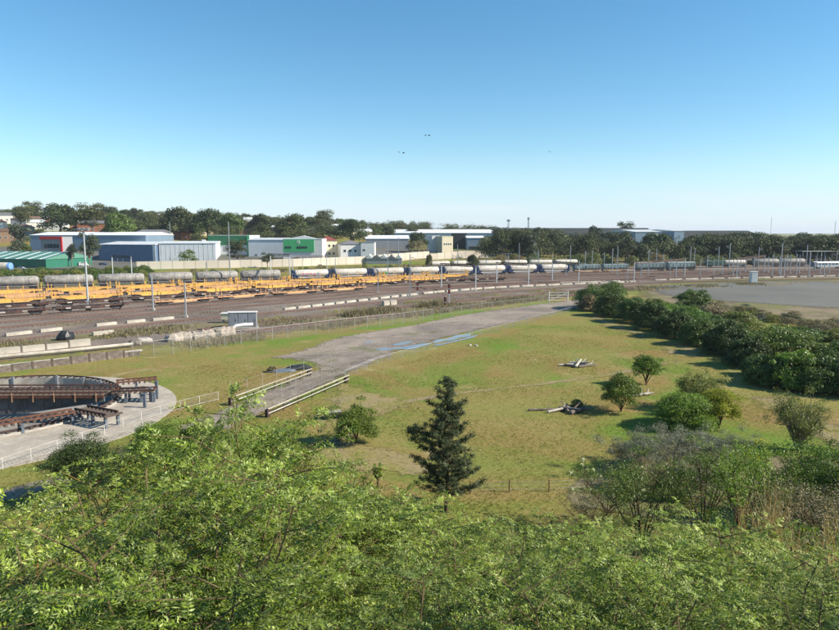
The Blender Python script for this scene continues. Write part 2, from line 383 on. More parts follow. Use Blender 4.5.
def ribbon(name, pl, w, mat, z, rng=None, wob=0, kind='structure', cross=8):
    """a sheet along a line, with widths w (number or list), frayed by its rim attribute"""
    pl = np.asarray(pl, float); n = len(pl); t = np.gradient(pl, axis=0); t /= np.linalg.norm(t, axis=1)[:, None]
    nn = np.stack([-t[:, 1], t[:, 0]], 1)
    if isinstance(w, (int, float)): wl = wr = np.full(n, w/2.)
    else: wl, wr = [np.interp(np.linspace(0, 1, n), np.linspace(0, 1, len(q)), q) for q in w]
    V = []; rim = []
    for k in range(cross+1):
        f = k/cross*2-1
        d = np.where(f < 0, f*wr, f*wl)
        p = pl+nn*d[:, None]; V.append(np.c_[p, ground_z(p[:, 0], p[:, 1])+z]); rim.append(np.full(n, 1-abs(f)))
    V = np.concatenate(V); rim = np.concatenate(rim)*1.6
    e = np.minimum(np.arange(n), np.arange(n)[::-1]); rim = np.minimum(rim, np.tile(e*.5, cross+1))
    f = [(k*n+i, k*n+i+1, (k+1)*n+i+1, (k+1)*n+i) for k in range(cross) for i in range(n-1)]
    return sheet(name, V, f, rim, mat, kind)
def sheet(name, V, f, rim, mat, kind='structure', parent=None):
    me = bpy.data.meshes.new(name); me.from_pydata([tuple(v) for v in V], [], f)
    a = me.attributes.new('rim', 'FLOAT', 'POINT'); a.data.foreach_set('value', np.asarray(rim, np.float32))
    fin(me, [mat]); o = link(name, me)
    for p in me.polygons[:1]:
        if p.normal.z < 0: me.flip_normals()
    if kind: o['kind'] = kind
    return o
from mathutils.geometry import delaunay_2d_cdt
def blob(name, outline, mat, z, kind='structure', rings=6, sub=5):
    """a patch inside a closed outline of ground points"""
    o = np.array(outline, float); pl = []; n = len(o)
    for i in range(n):
        a, b, c, d = o[i-1], o[i], o[(i+1) % n], o[(i+2) % n]
        for k in range(sub):
            t = k/sub; pl.append(.5*((2*b)+(-a+c)*t+(2*a-5*b+4*c-d)*t*t+(-a+3*b-3*c+d)*t**3))
    pl = np.array(pl); N = len(pl); lo, hi = pl.min(0), pl.max(0)
    area = abs(np.sum(pl[:, 0]*np.roll(pl[:, 1], -1)-pl[:, 1]*np.roll(pl[:, 0], -1)))/2
    st = math.sqrt(area/(120*rings)); ins = []
    segs = np.roll(pl, -1, 0)-pl; sl2 = (segs**2).sum(1)+1e-9
    def dist(p):
        t = np.clip(((p-pl)*segs).sum(1)/sl2, 0, 1); return float(np.sqrt((((pl+segs*t[:, None])-p)**2).sum(1)).min())
    P_ = [tuple(p) for p in pl]
    for xx in np.arange(lo[0], hi[0], st):
        for yy in np.arange(lo[1], hi[1], st):
            p = np.array([xx, yy]); a = pl; b = np.roll(pl, -1, 0)
            cr = ((a[:, 1] > yy) != (b[:, 1] > yy)); q = np.where(cr, (b[:, 0]-a[:, 0])*(yy-a[:, 1])/np.where(cr, b[:, 1]-a[:, 1], 1)+a[:, 0], -1e9)
            if (q > xx).sum() % 2 and dist(p) > st*.5: P_.append((xx, yy))
    vs, es, fs, *_ = delaunay_2d_cdt([Vector(p) for p in P_], [(i, (i+1) % N) for i in range(N)], [tuple(range(N))], 1, 1e-5)
    vv = np.array([tuple(v) for v in vs]); zz = ground_z(vv[:, 0], vv[:, 1])+z
    D = math.sqrt(area)*(.22 if mat == 'worn_grass' else .07); rim = [min(1.6, dist(v)/D*1.0) for v in vv]
    return sheet(name, np.c_[vv, zz], [tuple(f) for f in fs], rim, mat, kind)
rnd = random.Random(7); rs = np.random.RandomState(7)
# ------------------------------------------------------------------ ground, roads, yard
def axis(lims):
    out = []
    for a, b, st in lims: out += list(np.arange(a, b, st))
    return np.array(out+[lims[-1][1]])
gx = axis([(-5000, -1500, 500), (-1500, -400, 60), (-400, -90, 12), (-90, 90, 1.5), (90, 400, 12), (400, 1500, 60), (1500, 5000, 500)])
gy = axis([(-160, -20, 20), (-20, 100, 1.5), (100, 900, 8), (900, 2500, 80), (2500, 8400, 590)])
X, Y = np.meshgrid(gx, gy); Z = ground_z(X, Y)
nearm = (Y > 1) & (Y < 30); Z = Z+nearm*(np.sin(X*1.7+Y)*.12+np.sin(X*.6-Y*.9)*.2)
nx, ny = len(gx), len(gy)
V = np.stack([X, Y, Z], -1).reshape(-1, 3)
idx = np.arange(nx*ny).reshape(ny, nx)
fs = np.stack([idx[:-1, :-1], idx[:-1, 1:], idx[1:, 1:], idx[1:, :-1]], -1).reshape(-1, 4)
me = bpy.data.meshes.new('ground'); me.from_pydata(V.tolist(), [], fs.tolist()); fin(me, ['field_grass'], smooth=True)
tag(link('ground', me), kind='structure')
def pp(pts, z=0): return [P(*p, z) for p in pts]
EX = (800, 265)
blob('rail_yard_ground', pp([(-260, 390), (-60, 376), (40, 367), (110, 358), (200, 350), (300, 338), (350, 331), (430, 321), (500, 311), (560, 303), (640, 290), (760, 281), (1000, 278), (1250, 276), (1250, 264), (1000, 263.5), (839, 263.5), (700, 265), (560, 267), (430, 270.5), (280, 276), (140, 282.5), (-60, 288), (-260, 292)]), 'ballast', .02, rings=10)
ribbon('weedy_bank', catmull(pp([(-150, 284), (0, 281), (140, 276), (280, 271), (430, 265), (560, 262.5), (700, 262), (900, 261.5)])), 26, 'scrub_strip', .03)
ribbon('weedy_strip', catmull(pp([(-150, 360), (0, 347), (120, 333), (220, 325), (300, 320), (400, 310), (480, 302), (560, 295), (640, 289), (760, 283.5), (900, 281)])), [(7, 7, 8, 7, 6), (7, 7, 8, 7, 6)], 'scrub_strip', .05)
blob('asphalt_lot', pp([(640, 286), (700, 282.5), (800, 280.5), (950, 280), (1300, 281), (1500, 292), (1300, 312), (950, 313), (839, 310), (770, 306), (700, 301), (650, 295)]), 'asphalt_lot', .06, rings=10)
blob('dirt_road', pp([(222, 420), (248, 401), (305, 373), (285, 362), (238, 362), (290, 350), (325, 338), (350, 333), (400, 325), (470, 312), (555, 301), (600, 296.5), (622, 298), (590, 307), (545, 318), (480, 333), (420, 349), (365, 366), (320, 386), (270, 410), (245, 428)]), 'dirt', .06, rings=10)
ribbon('road_end', catmull(pp([(150, 452), (200, 430), (250, 408), (300, 387), (345, 367), (390, 350)])), 8.5, 'dirt', .052)
ribbon('gravel_path', catmull(pp([(-90, 520), (0, 497), (60, 480), (120, 457), (180, 435), (240, 410)])), 4.2, 'dirt', .05)
blob('worn_patch', pp([(575, 312), (600, 314), (640, 326), (662, 338), (640, 343), (615, 333), (590, 325)]), 'worn_grass', .035)
blob('worn_patch', pp([(655, 347), (690, 343), (715, 352), (700, 360), (665, 356)]), 'worn_grass', .035)
blob('worn_patch', pp([(735, 395), (790, 392), (850, 420), (900, 460), (860, 480), (800, 440), (760, 420)]), 'worn_grass', .035)
blob('dry_verge', pp([(622, 291), (660, 284), (760, 280), (1000, 277.5), (1500, 277), (1700, 300), (1500, 350), (1000, 345), (850, 335), (740, 320), (660, 307), (625, 299)]), 'scrub_strip', .04, rings=8)
ribbon('worn_trail', catmull(pp([(330, 452), (380, 410), (440, 396), (540, 384), (620, 373), (690, 358)])), 2.2, 'worn_grass', .03).name = 'worn_trail'
blob('bare_patch', pp([(285, 455), (330, 432), (380, 440), (420, 452), (470, 470), (440, 482), (360, 480), (300, 475)]), 'worn_grass', .04)
blob('bare_patch', pp([(300, 440), (320, 385), (350, 380), (400, 392), (430, 405), (380, 425), (340, 430)]), 'worn_grass', .025)
ribbon('suburb_ground', [( -420, 470), (-120, 560), (60, 640), (200, 760)], 300, 'suburb_ground', .3)
blob('industrial_yard', [(-260, 345), (-120, 362), (0, 440), (80, 478), (80, 540), (-60, 520), (-160, 505), (-300, 500), (-420, 470), (-400, 380)], 'asphalt_lot', .12)
blob('slope_ground', [(-45, -2), (-20, 2), (0, 1), (20, 2), (50, 0), (60, 14), (48, 28), (20, 27), (0, 27), (-20, 25), (-45, 22)], 'slope_soil', .28, rings=26, sub=8)
blob('scrub_ground', pp([(560, 500), (600, 460), (660, 442), (730, 450), (800, 455), (900, 450), (960, 520), (900, 600), (700, 560)], 0), 'scrub_strip', .045)
# puddles on the dirt road
for pts in ([(374, 349.5), (385, 347.5), (392, 348.3), (402, 347), (412, 345.2), (424, 343.2), (433, 344), (424, 347), (411, 350.2), (400, 349.6), (390, 350.6), (380, 351)],
            [(432, 345.5), (445, 343), (462, 339), (478, 334.5), (474, 338), (455, 342.5), (440, 346)], [(392, 345), (402, 342.5), (414, 341), (408, 344), (398, 346)],
            [(431, 343), (437, 339.5), (446, 338.7), (454, 335.6), (463, 334.6), (473, 334), (470, 337.2), (461, 338.3), (456, 340.5), (444, 342), (438, 343.6)], [(362, 342.6), (368, 341.6), (375, 342), (370, 343.2)]):
    blob('puddle', pp(pts), 'puddle_water', .075, rings=2)
# ------------------------------------------------------------------ turntable
cx, cy = TT
def ring(name, r0, r1, z0, z1, mats, parent=None, n=96, inner=True, m=0):
    b = MB(); vs = []
    for i in range(n):
        a = 2*math.pi*i/n; c_, s_ = math.cos(a), math.sin(a)
        vs += [(r0*c_, r0*s_, z0), (r0*c_, r0*s_, z1), (r1*c_, r1*s_, z1), (r1*c_, r1*s_, z0)]
    fs = []
    for i in range(n):
        j = (i+1) % n
        for k in range(4): fs.append((i*4+k, i*4+(k+1) % 4, j*4+(k+1) % 4, j*4+k)[::-1])
    b.add(vs, fs); return b.build(name, mats, parent)
b = MB(); n_ = 96; vs = []; fs = []
for i in range(n_):
    a = 2*math.pi*i/n_; c_, s_ = math.cos(a), math.sin(a); px_, py_ = 2.5+20.2*c_, -4.2+20.2*s_; qx, qy = 14.2*c_, 14.2*s_
    q = math.hypot(px_, py_); k_ = max(1, 16.0/q); vs += [(qx, qy, .05), (px_*k_, py_*k_, .05), (px_*k_, py_*k_, -.4)]
for i in range(n_): j = (i+1) % n_; fs += [(i*3, i*3+1, j*3+1, j*3), (i*3+1, i*3+2, j*3+2, j*3+1)]
b.add(vs, fs); tag(b.build('turntable_apron', 'concrete_pad', None, (cx, cy, 0)), kind='structure')
tt = thing('turntable_pit', 'round concrete turntable pit with curved edge rail and stone coping', 'turntable pit', (cx, cy, 0))
ring('pit_wall', 14.2, 15.0, -1.7, .25, 'weathered_concrete', tt)
b = MB(); b.prism([(14.3*math.cos(i*math.pi/24), 14.3*math.sin(i*math.pi/24)) for i in range(48)], 'z', -1.9, -1.6); b.build('pit_floor', 'pit_concrete', tt)
ring('edge_rail', 14.55, 14.68, .37, .53, 'dark_rust', tt)
ring('pit_rail', 12.6, 12.7, -1.5, -1.35, 'dark_rust', tt)
sm = MB(); sm.box((0, 0, 0), (.7, .26, .16)); sm = sm.build('sleeper', 'sleeper_wood', tt); sm.location = (14.6, 0, .31)
for i in range(1, 90):
    a = 2*math.pi*i/90; o = sm.copy(); C.objects.link(o); o.location = (14.6*math.cos(a), 14.6*math.sin(a), .31); o.rotation_euler = (0, 0, a)
pm = MB(); pm.box((0, 0, .7), (.28, .28, 1.7)); pm = pm.build('wall_pillar', 'dull_steel', tt)
pm.location = (14.05*math.cos(1.2), 14.05*math.sin(1.2), -1.0)
for a in (.35, .62, .95, 1.5, 1.9, 2.3): o = pm.copy(); C.objects.link(o); o.location = (14.05*math.cos(a), 14.05*math.sin(a), -1.0)
br = thing('turntable_bridge', 'long fish-bellied girder bridge with rusty deck edge and pale posts across the turntable pit', 'turntable bridge', (cx, cy, 0), R(1.0))
for yy in (-1.5, 1.5):
    g = MB(); top = 1.45; pts = [(-14.8, top), (14.8, top), (14.8, .95), (10.5, .30), (6, -.35), (2, -.62), (-2, -.62), (-6, -.35), (-10.5, .3), (-14.8, .95)]
    g.prism(pts, 'y', yy-.1, yy+.1); go = g.build('girder', 'grey_beam', br)
    for k in range(-7, 8):
        s = MB(); zb = -.45+abs(k)**1.6*.06; s.box((k*2.0, yy-.13 if yy < 0 else yy+.13, (top+zb)/2), (.12, .06, top-zb-.1)); s.build('stiffener', 'grey_beam', br)
    s = MB(); s.box((0, yy-.05 if yy < 0 else yy+.05, 1.5), (29.8, .5, .1)); s.build('girder_flange', 'dark_rust', br)
for k in range(46):
    s = MB(); s.box((0, 0, 0), (.25, 3.6, .18)); 
    if k == 0: so_ = s.build('sleeper', 'sleeper_wood', br); so_.location = (-14.4, 0, 1.65)
    else: o = so_.copy(); C.objects.link(o); o.location = (-14.4+k*.64, 0, 1.65)
for yy in (-.72, .72): s = MB(); s.box((0, yy, 1.83), (29.8, .08, .16)); s.build('rail', 'rail_rust', br)
for yy in (-1.95, 1.95):
    s = MB(); s.box((0, yy, 1.62), (29.8, .12, .34)); s.build('side_beam', 'rust', br)
    s = MB(); s.box((0, yy, 2.02), (29.8, .1, .1)); s.build('side_beam', 'rust', br)
    for k in range(13):
        s = MB(); s.box((-14+k*2.34, yy-.08, 1.55), (.09, .07, 1.05)); s.build('post', 'deck_boards' if yy < 0 else 'rust', br)
    s = MB(); s.tube([(-14.8, yy, 2.15), (14.8, yy, 2.15)], .035); s.build('hand_rail', 'rust', br)
def stub(A, B, z, mat='sleeper_wood', posts=(1.0,), lab=''):
    ax, ay = A; bx_, by_ = B; L = math.hypot(bx_-ax, by_-ay); t = thing('stub_track', lab, 'stub track', (ax, ay, 0), math.atan2(by_-ay, bx_-ax), 'raised stub tracks round the turntable pit')
    for s_ in (-.72, .72): b = MB(); b.box((L/2, s_, z), (L, .12, .2)); b.build('rail', mat, t)
    k = 0
    while k*.62 < L: b = MB(); b.box((k*.62+.2, 0, z-.2), (.24, 2.1, .18)); b.build('sleeper', 'sleeper_wood', t); k += 1
    for q in posts:
        for s_ in (-.72, .72): b = MB(); b.box((L*q-.1, s_, (z-.28)/2), (.26, .26, z-.28)); b.build('support_post', 'blue_grey_steel', t)
def pz(px, py, z): return P(px, py, z)
stub(pz(113, 390, 1.5), pz(156, 388.5, 1.5), 1.5, 'dark_rust', (.35, .7, 1), 'raised stub track beside the right end of the turntable bridge')
stub(pz(116, 381.5, 1.4), pz(157, 378, 1.4), 1.4, 'rust', (.5, 1), 'raised stub track with rusty sleepers farthest from the camera beyond the turntable')
stub(pz(81, 407, 1.5), pz(112, 413, 1.5), 1.5, 'dark_rust', (.05, .6, 1), 'short raised stub track in front of the turntable bridge end')
stub(pz(74, 410.5, 1.3), pz(-30, 428, 1.3), 1.3, 'rust', (.05, .55, 1), 'long rusty raised stub track in front of the turntable bridge casting a ladder shadow')
for q in ((145, 408), (151, 402), (157, 395)):
    x, y = P(q[0], q[1]); 
    tag(MB().box((0, 0, .8), (.3, .3, 1.6)).box((0, 0, 1.62), (.38, .38, .08), m=0).build('steel_post', 'blue_grey_steel', None, (x, y, .05)), 'square blue-grey steel post standing on the right rim of the turntable apron', 'post', 'posts on the rim of the turntable apron')
# ------------------------------------------------------------------ railway tracks
TR = {}
def track(key, px, lab, sleepers=True):
    pl = catmull(pp(px), 10); TR[key] = pl
    ribbon('track_bed', pl, 4.0 if key[0] != 'e' else 5.0, 'track_bed', .055+.002*len(TR), cross=4)
    t = thing('railway_track', lab, 'railway track', (0, 0, 0), 0, 'railway tracks across the yard')
    for d in (-.72, .72):
        q = offset(pl, d); V = []; f = []
        for i, p in enumerate(q):
            tn = (q[min(i+1, len(q)-1)]-q[max(i-1, 0)]); tn /= np.linalg.norm(tn); nn = np.array([-tn[1], tn[0]])*.05
            for s_, zz in ((-1, .1), (-1, .30), (1, .30), (1, .1)): V.append((*(p+nn*s_), zz))
            if i: f += [(4*i-4+k, 4*i-4+(k+1) % 4, 4*i+(k+1) % 4, 4*i+k) for k in range(4)]
        MB().add(V, f).build('rail', 'rail_rust', t)
    if sleepers:
        L = arclen(pl)[-1]; Vq = []; s = 0
        b = MB()
        while s < L:
            p, a = at_s(pl, s); b.box((p[0], p[1], .07), (.26, 2.5, .16), a); s += .9
        so2 = b.build('sleeper', 'sleeper_wood', t); so2['kind'] = 'stuff'
    return pl
track('tank', [(-60, 293.5), (0, 291), (150, 286), (300, 281), (450, 276.5), (560, 273.5), (690, 271), (839, 269), (1000, 267.5)], 'track under the long row of tank wagons')
track('ya', [(-60, 298), (0, 295.5), (160, 289), (330, 282.3), (460, 277.8), (700, 272.3), (1000, 268.5)], 'track under the farthest row of yellow flat wagons')
track('yb', [(-60, 303), (0, 300), (160, 292.5), (330, 284.5), (460, 279.2), (700, 273.3), (1000, 269.3)], 'track under the middle row of yellow flat wagons')
track('yc', [(-60, 308), (0, 305), (160, 296.3), (330, 286.8), (460, 280.8), (700, 274.4), (1000, 270.1)], 'track under the nearest row of yellow flat wagons')
track('rc', [(-60, 315), (0, 311.5), (150, 302), (300, 291.5), (460, 283), (700, 275.6), (1000, 271)], 'track under the row of dark rusty flat wagons')
track('rd', [(-60, 322), (0, 318), (160, 306.5), (300, 295.5), (460, 285.6), (700, 277), (1000, 272)], 'track under the nearest row of flat wagons')
track('e1', [(-60, 334), (0, 328.5), (165, 313), (300, 302), (440, 289.5), (600, 281.5), (700, 278.6), (1000, 273.4)], 'empty track between the flat wagons and the line of white blocks')
track('e2', [(-60, 349), (0, 343), (165, 323), (300, 311), (450, 296), (600, 286), (700, 282), (1000, 276)], 'empty track on the near side of the line of white blocks')
track('e6', [(-60, 327.5), (0, 323), (160, 309.5), (300, 298.5), (450, 287.5), (700, 278), (1000, 272.8)], 'empty track right in front of the nearest flat wagons')
track('e3', [(250, 333), (300, 326), (360, 318.5), (430, 310.5), (500, 302.5), (560, 297), (590, 293)], 'red rusty siding along the fence above the dirt road', True)
track('e4', [(200, 330), (300, 319), (360, 313), (430, 305), (500, 298), (570, 291.5), (640, 286)], 'rusty siding through dry weeds behind the chain-link fence', True)
track('f1', [(380, 270.5), (450, 268.6), (560, 267), (700, 265.8), (839, 265), (1000, 264.5)], 'farthest track with pale tank wagons below the tree belt')
track('f2', [(380, 273), (450, 271.2), (560, 269.3), (700, 267.8), (839, 266.6), (1000, 265.6)], 'track between the tank wagons and the farthest siding')
# ------------------------------------------------------------------ wagons
def bogie(t, x, mat='black_paint'):
    b = MB(); b.box((x, 0, .62), (2.3, 2.0, .28)); b.box((x, -.95, .62), (2.6, .14, .4)); b.box((x, .95, .62), (2.6, .14, .4))
    bo = b.build('bogie', mat, t)
    for dx in (-.88, .88):
        for s_ in (-1, 1): MB().tube([(x+dx, s_*.68, .74), (x+dx, s_*.84, .74)], .44, 12).build('wheel', 'dark_rust', bo)
def flat_wagon(lab, sill, deck, n_st=5, bulk=True, L=19.0, group='', thin=False, stm=None):
    t = thing('flat_wagon', lab, 'flat wagon', group=group)
    for s_ in (-1, 1):
        pts = [(-L/2, 1.45), (L/2, 1.45), (L/2, .95), (L/2-3, .85), (L/2-4.4, .42), (-L/2+4.4, .42), (-L/2+3, .85), (-L/2, .95)]
        if thin: pts = [(-L/2, 1.40), (L/2, 1.40), (L/2, 1.12), (L/2-4.8, 1.1), (L/2-5.4, .72), (-L/2+5.4, .72), (-L/2+4.8, 1.1), (-L/2, 1.12)]
        MB().prism(pts, 'y', s_*1.32-.08, s_*1.32+.08).build('side_sill', sill, t)
    MB().box((0, 0, 1.3), (L-.1, 2.46, .12)).build('deck', deck, t)
    for k in range(9): MB().box((-L/2+.4+k*(L-.8)/8, 0, 1.42), (.34, 2.44, .14)).build('cross_beam', sill, t)
    for k in range(n_st):
        x = -L/2+1.2+k*(L-2.4)/(n_st-1)
        for s_ in (-1, 1):
            MB().box((x, s_*1.36, 1.95), (.16, .14, 1.3 if k % 2 or thin else 1.75)).build('stanchion', stm or sill, t)
    if bulk:
        for e in (-1, 1):
            b = MB(); x = e*(L/2-.25)
            for yy in (-1.25, -.42, .42, 1.25): b.box((x, yy, 2.2), (.2, .2, 1.7))
            b.box((x, 0, 3.0), (.2, 2.7, .2)); b.box((x, 0, 2.2), (.14, 2.5, .2)); b.build('bulkhead', sill, t)
    MB().box((0, 0, .95), (L-1, .5, .34)).build('centre_sill', 'dark_rust', t)
    for e in (-1, 1):
        bogie(t, e*(L/2-2.6)); MB().box((e*(L/2+.28), 0, 1.0), (.6, .24, .24)).build('coupler', 'black_paint', t)
    return t
def tank_wagon(lab, tank, ends, L=14.6, r=1.5, panels=True, group='', stripes=False):
    t = thing('tank_wagon', lab, 'tank wagon', group=group); hl = L/2-(.9 if panels else .35); zc = 1.35+r; b = MB()
    xs = [-hl, -hl+.08, -hl+.35, -hl+.8, hl-.8, hl-.35, hl-.08, hl]; rr = [.15*r, .55*r, .86*r, r, r, .86*r, .55*r, .15*r]
    b.tube([(x, 0, zc) for x in xs], rr, 20); b.build('tank', tank, t, smooth=False).data.polygons.foreach_set('use_smooth', [True]*(7*20)+[False]*2)
    b = MB(); b.tube([(0, 0, zc+r-.1), (0, 0, zc+r+.3)], .38, 12); b.build('hatch', tank if not panels else 'navy_paint', t)
    b = MB(); b.box((0, 0, zc+r+.04), (5, .7, .06)); b.build('walkway', 'dull_steel', t)
    for k in (-.62, -.2, .2, .62): MB().tube([(hl*k-.06, 0, zc), (hl*k+.06, 0, zc)], r+.03, 20).build('band', tank, t)
    MB().box((0, 0, 1.08), (L-.2, 1.3, .3)).build('frame', 'dark_rust' if not panels else 'navy_paint', t)
    for e in (-1, 1):
        if panels:
            b = MB(); x = e*(L/2-.15)
            b.box((x-e*1.1, 0, 1.55), (2.5, 2.5, .5)); 
            for yy in (-1.1, 1.1):
                b.beam((x-e*2.2, yy, 1.6), (x, yy*.7, 4.2), .8, .5); b.beam((x-e*.2, yy, 1.3), (x-e*2.3, yy*.7, 4.0), .7, .45)
            b.box((x, 0, 2.9), (.16, 2.2, 2.4)); b.build('end_cradle', ends, t)
        else:
            b = MB(); x = e*(hl-1.4)
            b.box((x, 0, 1.5), (1.2, 2.1, .8)); b.build('saddle', 'dark_rust', t)
            b = MB()
            for s_ in (-.25, .25): b.tube([(e*(L/2-.2), s_, 1.2), (e*(L/2-.2), s_, 3.9)], .04)
            b.build('ladder', 'dull_steel', t)
        bogie(t, e*(L/2-2.2)); MB().box((e*(L/2+.2), 0, 1.0), (.5, .24, .24)).build('coupler', 'black_paint', t)
    for s_ in (-1, 1): MB().beam((-hl, s_*1.1, 1.35), (hl, s_*1.1, 1.35), .1, .22).build('side_rail', 'white_paint' if panels else 'dull_steel', t)
    return t
def hopper(lab, mat, L=15, h=3.3, group='', base='worn_orange_paint'):
    t = thing('hopper_wagon', lab, 'hopper wagon', group=group)
    MB().prism([(-1.4, 2.2), (-.8, 1.2), (.8, 1.2), (1.4, 2.2), (1.45, h+.6), (1.1, h+.9), (-1.1, h+.9), (-1.45, h+.6)], 'x', -L/2+.5, L/2-.5).build('body', mat, t)
    for k in range(8):
        for s_ in (-1, 1): MB().box((-L/2+1.2+k*(L-2.4)/7, s_*1.49, 2.9), (.16, .1, h-1.6)).build('rib', mat, t)
    MB().box((0, 0, h+.97), (L-2, .8, .12)).build('roof_walkway', 'white_paint' if h > 3.4 else 'dull_steel', t)
    MB().box((0, 0, 1.0), (L-.3, 2.4, .3)).build('frame', base, t)
    for e in (-1, 1): bogie(t, e*(L/2-2.2)); MB().box((e*(L/2+.2), 0, 1.0), (.5, .24, .24)).build('coupler', 'black_paint', t)
    return t
def row(proto, key, s0, s1, L, labf, first=False, flipz=0):
    pl = TR[key]; s = s0+L/2; i = 0; out = []
    while s < s1:
        p, a = at_s(pl, s); o = proto if (first and i == 0) else copy_tree(proto)
        o.location = (p[0], p[1], .2); o.rotation_euler = (0, 0, a); o['label'] = labf(i); out.append(o); s += L; i += 1
    return out
ORD = ['first', 'second', 'third', 'fourth', 'fifth', 'sixth', 'seventh', 'eighth', 'ninth', 'tenth', 'eleventh', 'twelfth', 'thirteenth', 'fourteenth', 'fifteenth', 'sixteenth', 'seventeenth', 'eighteenth', 'nineteenth', 'twentieth', 'twenty-first', 'twenty-second']
yel = flat_wagon('', 'yellow_paint', 'deck_boards', 5, True, 19.0, 'yellow flat wagons in the yard')
yl2 = flat_wagon('', 'worn_orange_paint', 'deck_boards', 6, False, 19.0, 'yellow flat wagons in the yard', False, 'yellow_paint')
for key, pr, nm in (('ya', yel, 'farthest'), ('yb', yl2, 'middle'), ('yc', yel, 'nearest')):
    row(pr, key, s_at_px(TR[key], {'ya': -30, 'yb': -12, 'yc': -38}[key]), s_at_px(TR[key], {'ya': 455, 'yb': 462, 'yc': 440}[key]), 20.4,
        lambda i, nm=nm: 'yellow flat wagon with upright stakes, %s from the left in the %s yellow row' % (ORD[i], nm), pr is yel and key == 'ya' or pr is yl2)
rus = flat_wagon('', 'dark_rust', 'dark_rust', 3, False, 17.0, 'rusty flat wagons in the yard', True)
for k in (-5.5, -1, 3.5): MB().box((k, -1.43, 1.2), (1.1, .06, .3)).build('stencil_plate', 'weathered_concrete', rus)
ru2 = flat_wagon('', 'worn_orange_paint', 'rust', 2, False, 17.0, 'rusty flat wagons in the yard', True)
row(rus, 'rc', s_at_px(TR['rc'], -30), s_at_px(TR['rc'], 500), 18.3, lambda i: 'dark rusty flat wagon in front of the yellow rows, %s from the left' % ORD[i], True)
row(ru2, 'rd', s_at_px(TR['rd'], 150), s_at_px(TR['rd'], 385), 18.3, lambda i: 'low flat wagon with faded orange sides in the nearest row, %s from the left' % ORD[i], True)
row(rus, 'rd', s_at_px(TR['rd'], -40), s_at_px(TR['rd'], 128), 18.3, lambda i: 'dark rusty flat wagon at the left end of the nearest row, %s from left' % ORD[i])
gt = tank_wagon('', 'stained_tank', 'dark_rust', 16.4, 1.68, False, 'grey stained tank wagons')
row(gt, 'tank', s_at_px(TR['tank'], -16), s_at_px(TR['tank'], 284), 17.0, lambda i: 'grey stained tank wagon behind the yellow flats, %s tank from the left' % ORD[i], True)
wt = tank_wagon('', 'white_tank', 'navy_paint', 16.4, 1.55, True, 'white tank wagons with navy end cradles')
wl = row(wt, 'tank', s_at_px(TR['tank'], 291), s_at_px(TR['tank'], 556), 17.0, lambda i: 'white tank wagon with navy end cradles, %s from the left of the white tanks' % ORD[i], True)
o = wl[0]; o['label'] = 'white tank wagon with pink and blue graffiti, leftmost of the white tanks with navy ends'
for (x, z, sx, sz, mt) in ((-3.8, 2.7, 1.3, .9, 'pink_print'), (-2.2, 2.6, 1.1, 1.0, 'pink_print'), (-.6, 2.75, 1.2, .8, 'pink_print'), (1.0, 2.6, 1.3, .9, 'pink_print'), (2.6, 2.7, 1.1, .8, 'blue_print'), (-3, 1.95, 2.2, .35, 'blue_print'), (.6, 1.95, 2.4, .3, 'blue_print')):
    b = MB(); zz = z-2.75; yb = -math.sqrt(1.6**2-zz**2); n_ = 7
    pts = [(x+sx/2*math.cos(a)*(.7+.3*math.cos(3*a)), z+sz/2*math.sin(a)) for a in [2*math.pi*k/14 for k in range(14)]]
    vs = [(px_, -math.sqrt(max(.3, 1.61**2-(pz_-2.9)**2)), pz_) for px_, pz_ in pts]; b.add(vs, [tuple(range(14))]); b.build('graffiti', mt, o)
if len(wl) > 2:
    vs = [(-2+1.4*math.cos(a), -math.sqrt(1.61**2-(.5*math.sin(a)-.55)**2), 2.35+.5*math.sin(a)) for a in [2*math.pi*k/12 for k in range(12)]]
    MB().add(vs, [tuple(range(12))]).build('graffiti', 'green_print', wl[2]); wl[2]['label'] = 'white tank wagon with a green graffiti patch, third from the left of the white tanks'
pt = tank_wagon('', 'white_tank', 'dark_rust', 14.6, 1.4, False, 'pale tank wagons on the farthest track')
row(pt, 'f1', s_at_px(TR['f1'], 425), s_at_px(TR['f1'], 575), 15.4, lambda i: 'pale tank wagon on the farthest track below the tree belt, %s from the left' % ORD[i], True)
gh = hopper('', 'hopper_green', 15, 3.1, 'grey-green hopper wagons')
row(gh, 'tank', s_at_px(TR['tank'], 572), s_at_px(TR['tank'], 632), 16, lambda i: 'grey-green hopper wagon with orange frame, %s from the left' % ORD[i], True)
bh = hopper('', 'hopper_green', 17, 3.6, 'tall covered hopper wagons', 'dark_rust')
row(bh, 'tank', s_at_px(TR['tank'], 634), s_at_px(TR['tank'], 684), 18, lambda i: 'tall grey-green covered wagon with pale roof walkway, %s from the left' % ORD[i], True)
row(pt, 'f2', s_at_px(TR['f2'], 722), s_at_px(TR['f2'], 742), 15.4, lambda i: 'bright white tank wagon beside the dark green locomotive, %s from the left' % ORD[i])
row(gt, 'f2', s_at_px(TR['f2'], 752), s_at_px(TR['f2'], 812), 16.6, lambda i: 'grey tank wagon at the right behind the catenary masts, %s from the left' % ORD[i])
